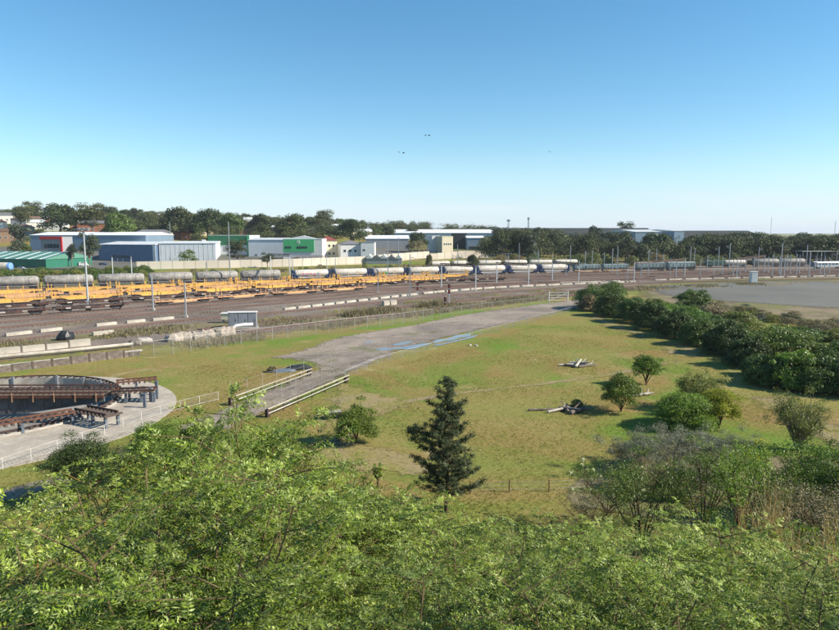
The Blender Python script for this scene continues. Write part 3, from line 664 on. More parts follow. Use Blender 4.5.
def loco(lab, mat, L=16):
    t = thing('locomotive', lab, 'locomotive')
    MB().box((0, 0, 1.25), (L, 2.8, .4)).build('frame', 'black_paint', t)
    MB().prism([(-1.1, 1.45), (1.1, 1.45), (1.1, 3.5), (.7, 3.9), (-.7, 3.9), (-1.1, 3.5)], 'x', -L/2+3.4, L/2-1.2).build('hood', mat, t)
    cab = MB().prism([(-1.4, 1.45), (1.4, 1.45), (1.4, 3.5), (.9, 4.1), (-.9, 4.1), (-1.4, 3.5)], 'x', -L/2+.4, -L/2+3.3).build('cab', mat, t)
    for s_ in (-1, 1): MB().box((-L/2+1.8, s_*1.42, 3.0), (1.6, .05, .8)).build('window', 'window_glass', cab)
    for e in (-1, 1): bogie(t, e*(L/2-3))
    return t
lc = loco('dark green locomotive at the left end of the short white tank train', 'loco_green')
p, a = at_s(TR['f2'], s_at_px(TR['f2'], 717)); lc.location = (p[0], p[1], .2); lc.rotation_euler = (0, 0, a)
def carriage(lab):
    L = 20; t = thing('rail_carriage', lab, 'rail carriage', group='silver rail carriages at the right edge')
    MB().prism([(-1.4, 1.1), (1.4, 1.1), (1.45, 3.4), (1.1, 3.95), (-1.1, 3.95), (-1.45, 3.4)], 'x', -L/2, L/2).build('body', 'silver_carriage', t)
    MB().box((-L/2+1, 0, 2.5), (2.06, 2.96, 2.6)).build('cab_front', 'blue_grey_steel', t)
    for k in range(8):
        for s_ in (-1, 1): MB().box((-L/2+3.4+k*2.1, s_*1.44, 2.65), (1.3, .06, .8)).build('window', 'window_glass', t)
    for e in (-1, 1): bogie(t, e*(L/2-3))
    return t
pl = TR['tank']; p, a = at_s(pl, s_at_px(pl, 828)); cr = carriage('silver rail carriage with dark cab, leftmost at the right edge'); cr.location = (p[0], p[1], .2); cr.rotation_euler = (0, 0, a)
p, a = at_s(pl, s_at_px(pl, 828)+21); copy_tree(cr, (p[0], p[1], .2), a, 'silver rail carriage behind the one with the dark cab, cut by the right edge')
# ------------------------------------------------------------------ masts, portals, signals
def mast(px, py, ytop, lab, arm=0, mat='galvanised_steel', head=False):
    x, y = P(px, py); h = PY(px, ytop, y)[2]
    t = thing('catenary_mast', lab, 'mast', (x, y, 0), 0, 'steel masts between the tracks')
    MB().box((0, 0, h/2), (.34, .34, h), taper=.75).build('pole', mat, t)
    MB().box((0, 0, .25), (.8, .8, .5)).build('footing', 'weathered_concrete', t)
    if arm:
        MB().tube([(0, 0, h-.9), (arm, 0, h-1.3)], .06).tube([(0, 0, h-2.2), (arm*.9, 0, h-1.4)], .05).build('bracket_arm', mat, t)
        for k in (.25, .45): MB().tube([(arm*k-.1, 0, h-1.2), (arm*k+.1, 0, h-1.2)], .13, 8).build('insulator', 'rust', t)
    return t
def portal(a, b, ytop, lab):
    x0, y0 = P(*a); x1, y1 = P(*b); h = PY(a[0], ytop, y0)[2]; L = math.hypot(x1-x0, y1-y0)
    t = thing('overhead_portal', lab, 'wire gantry', (x0, y0, 0), math.atan2(y1-y0, x1-x0), 'portal gantries over the tracks')
    for q in (0, L): MB().box((q, 0, h/2), (.28, .28, h)).build('pole', 'galvanised_steel', t)
    b_ = MB(); b_.beam((-.6, 0, h-.1), (L+.6, 0, h-.1), .22, .24); b_.beam((-.6, 0, h-.75), (L+.6, 0, h-.75), .22, .24); n_ = max(3, int(L/1.4))
    for k in range(n_): b_.beam((L*k/n_, 0, h-.75), (L*(k+1)/n_, 0, h-.1) if k % 2 else (L*(k+.5)/n_, 0, h-.1), .12, .12)
    b_.build('cross_truss', 'dark_rust', t)
    for k in range(1, max(2, int(L/5))):
        x = k*5; 
        if x < L-1: MB().tube([(x, 0, h-.8), (x, 0, h-2.3)], .05).build('dropper', 'dull_steel', t)
for px, py, yt, arm, lab in [
    (153.3, 310.5, 275, 0, 'tall plain steel mast in front of the yellow wagons, left of the pair'), (186, 317.5, 282.5, 0, 'steel mast with footing in front of the rusty wagons, right of the pair'),
    (378, 293, 275, 0, 'short mast before the rusty flats left of the signals'), (410, 297, 254, 2, 'tall mast with bracket arm beside the lattice signal cluster'),
    (388, 279, 238, 0, 'slender mast rising above the concrete wall near the cream building'), (398.8, 277, 237, 0, 'slender mast just right of its twin above the concrete wall'),
    (230.5, 284, 222, 0, 'dark slender pole rising in front of the green and white warehouse'), (207, 284, 262, 0, 'short pale mast among the grey tank wagons'),
    (171.5, 262, 222, 0, 'distant pale pole above the white warehouse roof'), (335.5, 276, 258, 0, 'short dark pole in front of the concrete wall panels'),
    (457.5, 274, 244, 0, 'mast with small arm beyond the white tank wagons'), (519, 268, 243, 0, 'slender mast among the gum trees behind the tank wagons'),
    (578.6, 284, 260.5, 3, 'dark mast in front of the grey-green hopper wagons'), (633.7, 282, 262, 2.5, 'bright mast above the white block line in front of the tall hoppers'), (627, 279, 268, 0, 'short white mast just left of the bright mast'),
    (676, 277, 259, 0, 'mast at the right end of the hopper train'), (684.5, 276, 258, 0, 'bright mast past the end of the hopper train'), (700, 275.5, 259, 2, 'mast with white crossarm in the open right yard'),
    (713.5, 274, 258, 0, 'thin mast beside the dark green locomotive'), (736.5, 277.5, 257, 0, 'bright mast in front of the white tank train'), (740, 274, 258, 0, 'thin mast just behind the bright mast at the white tank train'),
    (753.2, 279, 257, 0, 'mast standing right behind the white cabinet'), (780.5, 276.5, 243, 0, 'tall thin mast in the right yard'), (779, 274, 256, 0, 'thin mast directly left of the tall thin one'),
    (796, 274, 254, 0, 'mast left of the silver carriages'), (799, 273, 255, 0, 'second mast left of the silver carriages'), (824, 275, 256, 0, 'mast in front of the silver carriage windows'),
    (833, 255, 221, 0, 'distant tall pole by the right edge on the skyline'), (769.5, 250, 217, 0, 'very thin distant radio mast on the right skyline'), (764, 272, 257, 0, 'thin mast between the white cabinet and the tall mast'),
    (617, 275, 246, 0, 'thin mast in front of the tree belt left of the blue gable'), (570, 272, 245, 0, 'thin mast in front of the tree belt above the hoppers'), (592, 270, 250, 0, 'thin dark mast among the gums')]:
    thin = py < 285 and 'tall thin' not in lab
    t = mast(px, py, yt, lab, arm)
for a, b, yt, lab in [((113.5, 284), (132.5, 286.5), 255, 'portal gantry in front of the green bushes at the left'), ((271, 282), (290, 283.5), 253.5, 'portal gantry in front of the green and white building'),
    ((441.3, 288), (475.5, 291), 263, 'portal gantry at the left end of the white tanks'), ((496.5, 283.5), (528.3, 286), 262, 'portal gantry in front of the middle white tanks'),
    ((552.3, 280.5), (578.6, 284.2), 261, 'portal gantry at the right end of the white tanks'), ((633.7, 282.4), (684.5, 276.4), 262, 'long portal gantry over the hopper train'), ((736.5, 277.9), (764, 272.6), 258, 'portal gantry behind the white cabinet'),
    ((293, 277), (327, 276), 256, 'low portal gantry before the concrete wall'), ((796, 274.4), (824, 275.4), 256, 'portal gantry in front of the silver carriages')]:
    portal(a, b, yt, lab)
for i, px in enumerate([690, 707, 722, 729, 745, 772, 787, 790, 809, 815, 820, 836, 604, 648, 663, 538, 566, 585, 612, 641, 656, 670, 694, 718, 733, 758, 768, 784, 806, 829, 552, 508, 486]):
    py = 268+((i*37) % 11)*.9; x, y = P(px, py); t = mast(px, py, py-[22, 16, 19, 25, 15][i % 5], 'thin grey mast among the crowd of masts in the right half of the yard', [0, 2.2, 0, -2.2][i % 4]); t['group'] = 'thin masts in the right half of the yard'
for i, key in enumerate(('rd', 'e1', 'rc', 'yc', 'tank', 'f2', 'f1')):
    pl = TR[key]; i0 = int(np.argmin(abs(pl[:, 0]-(-40)))) if key[0] != 'f' else 0; q = pl[i0:]; b = MB()
    for z in (5.6, 6.7): b.tube([(p[0], p[1], z) for p in q], .028, 3)
    tag(b.build('overhead_wire', 'black_paint'), 'pair of thin overhead wires above the '+{'rd': 'nearest row of flat wagons', 'e1': 'empty track beside the dashed white blocks', 'rc': 'rusty flat wagons', 'yc': 'nearest yellow wagon row', 'tank': 'long row of tank wagons', 'f2': 'track of the green locomotive', 'f1': 'farthest track below the tree belt'}[key], 'overhead wire')
# light tower
x, y = P(88.5, 311); h = PY(88.5, 228.5, y)[2]
t = thing('light_tower', 'very tall grey floodlight pole with lamps on top rising over the warehouses at the left', 'floodlight tower', (x, y, 0))
MB().tube([(0, 0, 0), (0, 0, h-.6)], [.30, .17], 10).build('pole', 'galvanised_steel', t)
MB().box((0, 0, .5), (1, 1, 1)).build('footing', 'white_concrete', t)
MB().box((0, 0, h-.5), (2.6, .3, .2)).box((0, 0, h-.5), (.3, 2.2, .2)).build('head_frame', 'dull_steel', t)
for q in (-1.1, 0, 1.1): MB().box((q, -.3, h-.1), (.6, .5, .5)).box((q, .5, h-.1), (.6, .5, .5)).build('floodlight', 'dull_steel', t)
for px, pb, pt_ in ((561.5, 0, 0),): pass
# far skyline lattice masts
for px, yt, Yd, hw in ((528.5, 218, 700, .5), (508.5, 220, 720, .8)):
    x, _, zt = PY(px, yt, Yd); zb = float(ground_z(x, Yd))
    t = thing('water_tower_mast' if px < 520 else 'radio_mast', 'distant lattice mast with a bulky head on the skyline' if px > 520 else 'small pointed distant tower on the skyline left of the radio mast', 'mast', (x, Yd, zb))
    b = MB()
    for a, c in ((-1, -1), (1, -1), (1, 1), (-1, 1)): b.beam((a*1.2, c*1.2, 0), (a*.3, c*.3, zt-zb), .25, .25)
    for k in range(8):
        z0 = (zt-zb)*k/8; q = 1.2-.9*k/8; b.beam((-q, -q, z0), (q, -q, z0+(zt-zb)/8), .15, .15); b.beam((q, q, z0), (-q, q, z0+(zt-zb)/8), .15, .15)
    b.build('lattice', 'dull_steel', t); MB().box((0, 0, zt-zb-.5), (2.6*hw*2, 2.2, 2.2), taper=.6).build('mast_head', 'dull_steel', t)
# signal cluster
def signal(px, py, yt, lab):
    x, y = P(px, py); h = PY(px, yt, y)[2]; t = thing('railway_signal', lab, 'railway signal', (x, y, 0))
    MB().tube([(0, 0, 0), (0, 0, h)], .09, 8).build('pole', 'galvanised_steel', t)
    for z0 in (h-.9, h-2.4):
        hb = MB().box((0, -.2, z0), (.62, .22, 1.2)).build('signal_head', 'black_paint', t)
        for dz in (-.32, 0, .32): MB().tube([(0, -.30, z0+dz), (0, -.42, z0+dz)], .13, 10).build('lens', 'signal_lamp', hb)
    MB().box((0, .1, h-3.4), (.9, .9, .06)).build('platform', 'galvanised_steel', t)
    b = MB()
    for s_ in (-.2, .2): b.tube([(s_, .35, 0), (s_, .35, h-.4)], .03)
    for k in range(int(h/.4)): b.tube([(-.2, .35, k*.4+.2), (.2, .35, k*.4+.2)], .02)
    b.build('ladder', 'galvanised_steel', t)
signal(449, 303, 283, 'railway signal with two dark heads on a ladder pole beside the track'); signal(417.5, 296, 281, 'lattice signal pole with dark heads right of the tall bracket mast')
signal(445, 307, 296, 'low dwarf signal in front of the two-headed ladder signal')
# birds
for px, py in ((425.2, 135.6), (429.0, 135.8), (399.4, 152.5), (403.5, 153.2), (550, 152)):
    x, y, z = PY(px, py, 85); b = MB(); k = .22
    b.tube([(-k*.5, 0, 0), (-k*.2, 0, .03), (k*.2, 0, .03), (k*.55, 0, 0)], [.01, .04, .04, .01], 6)
    b.add([(-.1, 0, .04), (.15, 0, .04), (.02, .22, .12), (-.1, .21, .11)], [(0, 1, 2, 3)]); b.add([(-.1, 0, .04), (.15, 0, .04), (.02, -.22, .12), (-.1, -.21, .11)], [(3, 2, 1, 0)])
    lab = {425.2: 'left bird of the higher dark pair in the sky', 429.0: 'right bird of the higher dark pair in the sky', 399.4: 'left bird of the lower faint pair in the sky', 403.5: 'right bird of the lower faint pair in the sky', 550: 'lone bird flying in the sky right of the two pairs'}[px]
    tag(b.build('bird', 'black_paint', None, (x, y, z), rnd.uniform(0, 3)), lab, 'bird')
# ------------------------------------------------------------------ buildings
def windows(t, W, z0, rows_, y, n, ww, wh, x0=None, x1=None, sill=True, frame='white_paint'):
    x0 = -W/2+ww if x0 is None else x0; x1 = W/2-ww if x1 is None else x1
    for r_ in range(rows_):
        for k in range(n):
            x = x0+(x1-x0)*(k+.5)/n
            wf = MB().box((x, y, z0+r_*3.0), (ww+.2, .10, wh+.2)).build('window', frame, t)
            MB().box((x, y-.06, z0+r_*3.0), (ww, .04, wh)).build('pane', 'window_glass', wf)
def bldg(name, lab, cat, pl, pr, yb, yt, Y, depth, wall, roof, rt='flat', rz=0, rh=None, group=None, win=None, zb=None, eave=.4):
    xl, _, _ = PY(pl, yb, Y); xr, _, _ = PY(pr, yb, Y); W = abs(xr-xl); xm = (xl+xr)/2
    z0 = PY(pl, yb, Y)[2] if zb is None else zb; z0 = min(z0, float(ground_z(xm, Y+depth/2))); zt = PY(pl, yt, Y)[2]; H = zt-z0
    rz = R(rz); cosr = max(.5, math.cos(rz)); W = (W-abs(math.sin(rz))*depth*.0)/cosr
    cxm = xm-math.sin(rz)*depth/2; cym = Y+math.cos(rz)*depth/2
    t = thing(name, lab, cat, (cxm, cym, z0-.3), rz, group)
    if rt == 'flat': hw = H
    else: rh = rh if rh is not None else min(H*.35, 2.6); hw = H-rh
    hw += .3; D = depth
    MB().box((0, 0, hw/2), (W, D, hw)).build('wall', wall, t)
    if rt == 'flat': MB().box((0, 0, hw+.12), (W+.3, D+.3, .24)).build('roof', roof, t)
    elif rt == 'gable':
        e = eave; MB().prism([(-D/2-e, hw-.1), (D/2+e, hw-.1), (D/2+e, hw+.06), (0, hw+rh+.1), (-D/2-e, hw+.06)], 'x', -W/2-e, W/2+e).build('roof', roof, t)
    elif rt == 'gablef':
        e = eave; MB().prism([(-W/2-e, hw-.1), (W/2+e, hw-.1), (W/2+e, hw+.06), (0, hw+rh+.1), (-W/2-e, hw+.06)], 'y', -D/2-e, D/2+e).build('roof', roof, t)
    elif rt == 'hip':
        e = eave+.1; a, b = W/2+e, D/2+e; r_ = max(.3, a-b) if a > b else .2; q = max(.2, b-a) if b > a else .2
        vs = [(-a, -b, hw), (a, -b, hw), (a, b, hw), (-a, b, hw), (-a, -b, hw+.12), (a, -b, hw+.12), (a, b, hw+.12), (-a, b, hw+.12), (-r_, -q if b > a else 0, hw+rh), (r_, -q if b > a else 0, hw+rh), (r_, q if b > a else 0.01, hw+rh), (-r_, q if b > a else 0.01, hw+rh)]
        MB().add(vs, [(3, 2, 1, 0), (0, 1, 5, 4), (1, 2, 6, 5), (2, 3, 7, 6), (3, 0, 4, 7), (4, 5, 9, 8), (6, 7, 11, 10), (5, 6, 10, 9), (7, 4, 8, 11), (8, 9, 10, 11)]).build('roof', roof, t)
    if win:
        for (zf, n, ww, wh, a, b) in win: windows(t, W, hw*zf, 1, -D/2-.04, n, ww, wh, -W/2+W*a, -W/2+W*b)
    t['_w'] = W; t['_h'] = hw; t['_d'] = D
    del t['_w'], t['_h'], t['_d']
    return t, W, hw, D
# left: green shed
t, W, h, D = bldg('factory_shed', 'long green-roofed shed with pale skylight strips behind the bushes at far left', 'shed', -30, 53, 268, 252.5, 372, 34, 'wall_green', 'corrugated_green', 'gable', -16, 3.6)
for k in range(6):
    x = -W/2+W*(k+.5)/6; zz = h; rr_ = MB(); b0 = (x, -D/2-.3, zz+.12); b1 = (x, -.6, zz+3.55); rr_.beam(b0, b1, 1.4, .08); rr_.build('skylight', 'roof_white', t)
for k in range(5): MB().box((-W/2+W*(k+.5)/5, -D/2-.05, 1.9), (3.6, .12, 3.2)).build('roller_door', 'dark_green_trim', t)
t, W, h, D = bldg('tank_shed', 'rounded white tank with blue end at the left edge below the green shed', 'storage tank', -20, 9, 268, 258.5, 345, 5, 'white_wall', 'roof_white', 'flat')
for ch in list(t.children): bpy.data.objects.remove(ch)
MB().tube([(-W/2, 0, 2.2), (-W/2+.6, 0, 2.2), (W/2-1.6, 0, 2.2)], [1.2, 2.2, 2.2], 20).build('tank', 'white_tank', t); MB().tube([(W/2-1.6, 0, 2.2), (W/2-.4, 0, 2.2), (W/2, 0, 2.2)], [2.22, 2.1, 1.0], 20).build('tank_end', 'blue_print', t)
for q in (-.3, .3): MB().box((W*q, 0, .3), (.8, 3, 1.2)).build('cradle', 'dull_steel', t)
# long blue-grey warehouse at the back with the red framed building
t, W, h, D = bldg('long_warehouse', 'long steel-blue warehouse with a pale sloping roof edge behind the green shed', 'warehouse', 28, 148, 250, 232, 470, 45, 'steel_blue_cladding', 'roof_white', 'gable', -4, 2.2)
t, W, h, D = bldg('red_framed_office', 'dark office block with a bold red frame in front of the long blue warehouse', 'office building', 41, 63, 252, 236.8, 440, 12, 'grey_wall', 'tile_grey', 'flat', -4)
MB().box((0, -D/2-.4, h-.7), (W+.6, .8, 1.6)).build('red_fascia', 'signal_red', t); MB().box((W/2-.2, -D/2-.4, h/2), (1.2, .84, h-.4)).build('red_pillar', 'signal_red', t)
windows(t, W, h*.55, 1, -D/2-.04, 5, 2.0, 3.0)
# blue and white warehouse
t, W, h, D = bldg('blue_warehouse', 'dark blue clad warehouse with pale low roof in the middle of the left yard buildings', 'warehouse', 96, 159, 263.5, 242, 425, 40, 'corrugated_blue', 'corrugated_pale', 'gable', -12, 1.6)
MB().box((W/2-1, -D/2-.1, h/2+.2), (2.0, .3, h)).build('corner_trim', 'white_paint', t)
for k in range(7): MB().box((-W/2+W*(k+.6)/8, -D/2-.06, h/2), (.12, .1, h-.2)).build('downpipe', 'steel_blue_cladding', t)
t, W, h, D = bldg('white_warehouse', 'white ribbed warehouse wall catching the sun beside the dark blue warehouse', 'warehouse', 161.5, 214.5, 262.5, 241.5, 426, 38, 'pale_cladding', 'corrugated_pale', 'gable', 10, 1.2)
for k in range(12): MB().box((-W/2+W*(k+.5)/12, -D/2-.05, h/2), (.25, .1, h-.1)).build('cladding_rib', 'pale_cladding', t)
MB().box((-W/2+9, -D/2-.1, 2.2), (4.5, .14, 4.0)).build('roller_door', 'roof_pale', t); MB().box((W*.28, -D/2-.08, h-.6), (.8, .12, .6)).build('vent', 'black_paint', t)
MB().box((W*.22, 0, h+1.4), (2.2, 2.2, 1.6)).build('roof_unit', 'roof_pale', t)
# green/white warehouse
t, W, h, D = bldg('green_trimmed_warehouse', 'grey and dark-green trimmed warehouse wing behind the dark pine', 'warehouse', 209, 250, 261, 235.6, 455, 30, 'pale_cladding', 'roof_pale', 'flat', 0)
MB().box((0, -D/2-.15, h-3.2), (W+.3, .3, 6.6)).build('green_fascia', 'dark_green_trim', t); MB().box((W/2-.8, -D/2-.35, h/2+1), (1.6, .4, h-2)).build('green_pillar', 'bright_green', t)
MB().box((-W*.3, -D/2-.2, h*.35), (4.6, .3, 5)).build('office_front', 'white_wall', t)
t, W, h, D = bldg('white_hall', 'pale blue-white hall with a low gable between the green pillar and the bright green block', 'warehouse', 249, 286, 262, 238, 448, 30, 'pale_cladding', 'roof_pale', 'gable', 0, 1.2)
MB().box((-W*.3, -D/2-.08, 5.2), (1.2, .1, .8)).build('vent', 'black_paint', t)
t, W, h, D = bldg('green_office', 'bright green office block with dark windows on a white base in the centre left', 'office building', 283.5, 322.5, 262.5, 239.2, 420, 20, 'white_wall', 'roof_pale', 'flat', 0)
MB().box((-2.4, -D/2-.25, h*.73), (W-5.4, .5, h*.52)).build('green_front', 'bright_green', t)
fr = -D/2-.5
for x0, n in ((-W*.42, 3), (-W*.12, 5)):
    for k in range(n):
        wf = MB().box((x0+k*1.35, fr-.03, h*.66), (1.2, .08, 1.5)).build('window', 'dark_green_trim', t); MB().box((x0+k*1.35, fr-.09, h*.66), (.95, .05, 1.3)).build('pane', 'window_glass', wf)
MB().tube([(-W*.10, fr-.02, h*.88), (-W*.10, fr-.1, h*.88)], 1.1, 16).build('round_logo', 'white_paint', t)
MB().tube([(-W*.10, fr-.1, h*.88), (-W*.10, fr-.14, h*.88)], .6, 16).build('logo_centre', 'bright_green', t)
MB().box((-W*.2, -D/2-.06, 1.7), (5, .12, 3.2)).build('doorway', 'window_glass', t)
MB().prism([(-W*.46, h+.2), (W*.3, h+.2), (-W*.05, h+2.2)], 'y', -2, 6).build('roof_gable', 'roof_pale', t)
# houses near the wall
bldg('house', 'cream two-storey house with a maroon hip roof right of the green office', 'house', 322, 337, 258, 236, 440, 12, 'cream_wall', 'tile_maroon', 'hip', 20, 3.0, 'houses behind the noise wall', win=[(.72, 3, 1.3, 1.5, .1, .9), (.3, 3, 1.3, 1.5, .1, .9)])
bldg('house', 'pale two-storey house with grey hip roof and three windows facing the yard', 'house', 341, 362, 257.5, 240.5, 432, 13, 'white_wall', 'tile_grey', 'hip', 16, 2.4, 'houses behind the noise wall', win=[(.6, 3, 1.5, 1.6, .08, .8)])
bldg('house', 'plain white boxy annex joined right of the pale two-storey house', 'house', 361, 374.5, 257, 242.5, 430, 12, 'white_wall', 'tile_grey', 'flat', 0, None, 'houses behind the noise wall', win=[(.6, 1, 1.2, 1.2, .1, .4)])
t = thing('saw_tooth_shed', 'low shed with five steep grey roof bays in front of the white annex', 'shed', (col(384, 415), 418, 0))
Wt = abs(col(402, 415)-col(366, 415))
MB().box((0, 0, 1.8), (Wt, 10, 3.6)).build('wall', 'grey_wall', t)
for k in range(5): x = -Wt/2+Wt*k/5; MB().prism([(x, 3.6), (x+Wt/5-.05, 3.6), (x+Wt/10, 6.2)], 'y', -5.4, 5.4).build('roof_bay', 'tile_grey' if k % 2 else 'roof_pale', t)
bldg('flat_warehouse', 'low warehouse with a bright white roof edge behind the pale houses', 'warehouse', 366, 409, 250, 235.5, 520, 40, 'grey_wall', 'roof_white', 'gable', 3, 2.5)
bldg('distribution_hall', 'very long pale-blue hall with white roof on the centre skyline', 'warehouse', 393, 504, 246, 229.3, 640, 90, 'steel_blue_cladding', 'roof_white', 'gable', 3, 3.5)
t, W, h, D = bldg('cream_tower_block', 'narrow cream block with a row of small dark windows beside the dark trees', 'office building', 442, 453, 256, 236.5, 500, 12, 'cream_wall', 'cream_wall', 'flat', 22)
windows(t, W, h*.62, 1, -D/2-.04, 4, 1.0, 1.2)
bldg('white_narrow_block', 'narrow white block directly left of the cream block', 'office building', 432, 439.5, 256, 236, 508, 12, 'white_wall', 'roof_pale', 'flat', 18)
t, W, h, D = bldg('dark_screen_block', 'dark square panelled block in front of the long pale-blue hall', 'warehouse', 452, 466.5, 250, 233.2, 560, 12, 'shed_dark_roof', 'tile_grey', 'flat', 0)
bldg('blue_loading_hall', 'pale blue hall wing with loading doors right of the dark panelled block', 'warehouse', 467, 484, 252, 236, 540, 25, 'steel_blue_cladding', 'roof_white', 'gable', 0, 1.5, win=[(.3, 3, 4, 3, .1, .9)])
bldg('white_gate_house', 'small white gatehouse half hidden between gum trunks', 'building', 529, 537, 263, 243, 455, 8, 'white_wall', 'roof_pale', 'flat', 0, win=[(.5, 2, 1, 1, .1, .9)])
# huge sheds on the right skyline
bldg('long_dark_shed', 'enormous long shed with dark flat-looking roof along the skyline behind the trees', 'industrial shed', 497, 662, 252, 227.8, 640, 90, 'shed_dark_roof', 'shed_dark_roof', 'gable', 0, 9)
bldg('long_dark_shed', 'enormous long dark-roofed shed right of the blue gable end on the skyline', 'industrial shed', 683, 765, 254, 230.6, 620, 90, 'shed_dark_roof', 'shed_dark_roof', 'gable', -4, 7)
t, W, h, D = bldg('blue_gable_hall', 'steel-blue clad hall rising above the trees left of the boxy gable end', 'industrial shed', 634, 661, 254, 229.6, 600, 60, 'steel_blue_cladding', 'roof_pale', 'gable', 8, 2)
bldg('boxy_gable_hall', 'pale blue boxy end hall on the skyline with a pale roof', 'industrial shed', 673, 683.5, 252, 229.2, 590, 60, 'steel_blue_cladding', 'roof_pale', 'gable', 10, 1.6)
bldg('brown_roofed_hall', 'hall with brown-pale pitched roof between the two blue gable ends', 'industrial shed', 658, 675, 252, 229.5, 610, 50, 'brown_wall', 'roof_pale', 'gable', 8, 3)
bldg('pink_roofed_house', 'small house with bright pink-orange roof peeking between the trees at the right', 'house', 747, 754, 252, 238.5, 470, 9, 'white_wall', 'tile_terracotta', 'hip', 0, 3)
t, W, h, D = bldg('station_canopy', 'long pale platform canopy roof at the right edge behind the carriages', 'platform canopy', 803, 865, 262.5, 251.5, 400, 12, 'white_wall', 'roof_pale', 'flat', 0)
for ch in list(t.children):
    if ch.name.startswith('wall'): bpy.data.objects.remove(ch)
for k in range(9):
    for s_ in (-1, 1): MB().box((-W/2+1+k*(W-2)/8, s_*3.5, h/2), (.35, .35, h)).build('column', 'galvanised_steel', t)
MB().box((0, 0, .6), (W, 8, 1.2)).build('platform', 'weathered_concrete', t)
bldg('far_white_shed', 'far pale shed roof on the horizon at the right edge', 'warehouse', 830, 870, 250, 242, 700, 40, 'white_wall', 'roof_white', 'gable', 0, 3)
# hillside suburb houses: (left, right, base, top, wall, roof, type, turn, label)
HH = [(0, 15, 224, 212.5, 'white_wall', 'tile_grey', 'gable', 10, 'white house with a pale balcony on the hill crest at the left edge'),
 (-10, 3, 232, 219, 'white_wall', 'tile_terracotta', 'hip', 0, 'white house cut by the left edge below the hill crest'),
 (12, 41, 228, 216, 'grey_wall', 'tile_brown', 'hip', -8, 'large grey house with a wide dark roof on the left hill'),
 (22, 34, 218, 211, 'white_wall', 'roof_pale', 'hip', 0, 'small white house with pale roof high on the left hill'),
 (29, 47, 229, 219.5, 'white_wall', 'roof_pale', 'gable', 12, 'white house with a pale roof left of the terracotta-roofed one'),
 (45, 65, 231, 219, 'white_wall', 'tile_terracotta', 'hip', -6, 'white house with a terracotta hip roof on the left hill'),
 (80, 108, 233, 220.5, 'brick_wall', 'tile_grey', 'hip', 4, 'long brick house with a grey hip roof on the left hill'),
 (-6, 19, 243, 228, 'brown_wall', 'tile_brown', 'gablef', 10, 'brown gabled house at the left edge above the green shed'),
 (18, 30, 236, 224, 'grey_wall', 'tile_brown', 'hip', 0, 'dark roofed house just below the large grey house'),
 (136, 170, 242, 229.5, 'cream_wall', 'tile_grey', 'hip', -4, 'wide cream house with a charcoal hip roof above the white warehouse'),
 (171, 189, 240, 230, 'brick_wall', 'tile_terracotta', 'hip', 0, 'brick house with an orange roof right of the wide cream house'),
 (240, 256, 237, 228.5, 'brick_wall', 'tile_terracotta', 'hip', 0, 'orange-roofed house half hidden by trees above the green-trimmed warehouse'),
 (68, 78, 222, 215.5, 'white_wall', 'tile_terracotta', 'gable', 0, 'small house with orange gable roof near the hill crest'),
 (118, 132, 225, 217.5, 'brown_wall', 'tile_brown', 'hip', 0, 'brown-roofed house among trees on the middle hill crest'),
 (192, 202, 226, 220, 'white_wall', 'roof_pale', 'gable', 0, 'tiny white house between dark trees on the hill'),
 (244, 252, 226, 217, 'white_wall', 'roof_pale', 'gable', 0, 'pale house gap between the fig crowns near the crest'),
 (269, 279, 234, 225, 'white_wall', 'roof_pale', 'hip', 0, 'pale house left of the large round fig'),
 (146, 153, 222, 216, 'white_wall', 'roof_white', 'flat', 0, 'small flat white building on the hill crest'),
 (305, 316, 236, 227, 'grey_wall', 'roof_pale', 'gable', 0, 'grey-roofed house behind the green office block'),
 (331, 343, 231, 224, 'white_wall', 'roof_white', 'gable', 0, 'white-roofed house between the tall dark figs'),
 (352, 372, 238, 229, 'cream_wall', 'roof_pale', 'gable', 5, 'cream building with pale roof right of the dark fig'),
 (58, 72, 225, 218, 'brown_wall', 'tile_terracotta', 'hip', 6, 'second terracotta-roofed house higher on the left hill')]
HY = []
HH += [(70, 79, 233, 225.5, 'cream_wall', 'tile_maroon', 'hip', 0, 'cream house with a maroon roof left of the long brick house'), (109, 119, 230, 221, 'white_wall', 'tile_grey', 'hip', 0, 'white house with a grey roof right of the long brick house'),
 (201, 213, 236, 227, 'cream_wall', 'tile_terracotta', 'hip', 4, 'cream house with orange roof between figs above the green-trimmed warehouse'), (215, 227, 231, 223, 'white_wall', 'roof_pale', 'gable', 0, 'white gabled house among the figs above the green-trimmed warehouse'),
 (283, 291, 228, 221, 'white_wall', 'tile_terracotta', 'hip', 0, 'little orange-roofed house at the left of the large round fig'), (-8, 6, 216, 209, 'cream_wall', 'tile_grey', 'hip', 0, 'cream house on the crest cut by the left edge'),
 (48, 57, 219, 212.5, 'white_wall', 'tile_terracotta', 'gable', 0, 'white house with orange gable on the crest between two dark gums')]
for a, b, yb, yt, wl_, rf, ty, tz, lab in HH:
    tz = tz+14
    x, y, z = G((a+b)/2, yb); HY.append((a, b, y))
    bldg('house', lab, 'house', a, b, yb, yt, y, rnd.uniform(9, 13), wl_, rf, ty, tz, None, 'houses on the hillside', win=[(.5, max(2, int((b-a)/5)), 1.3, 1.3, .08, .92)] if b-a > 8 else None)
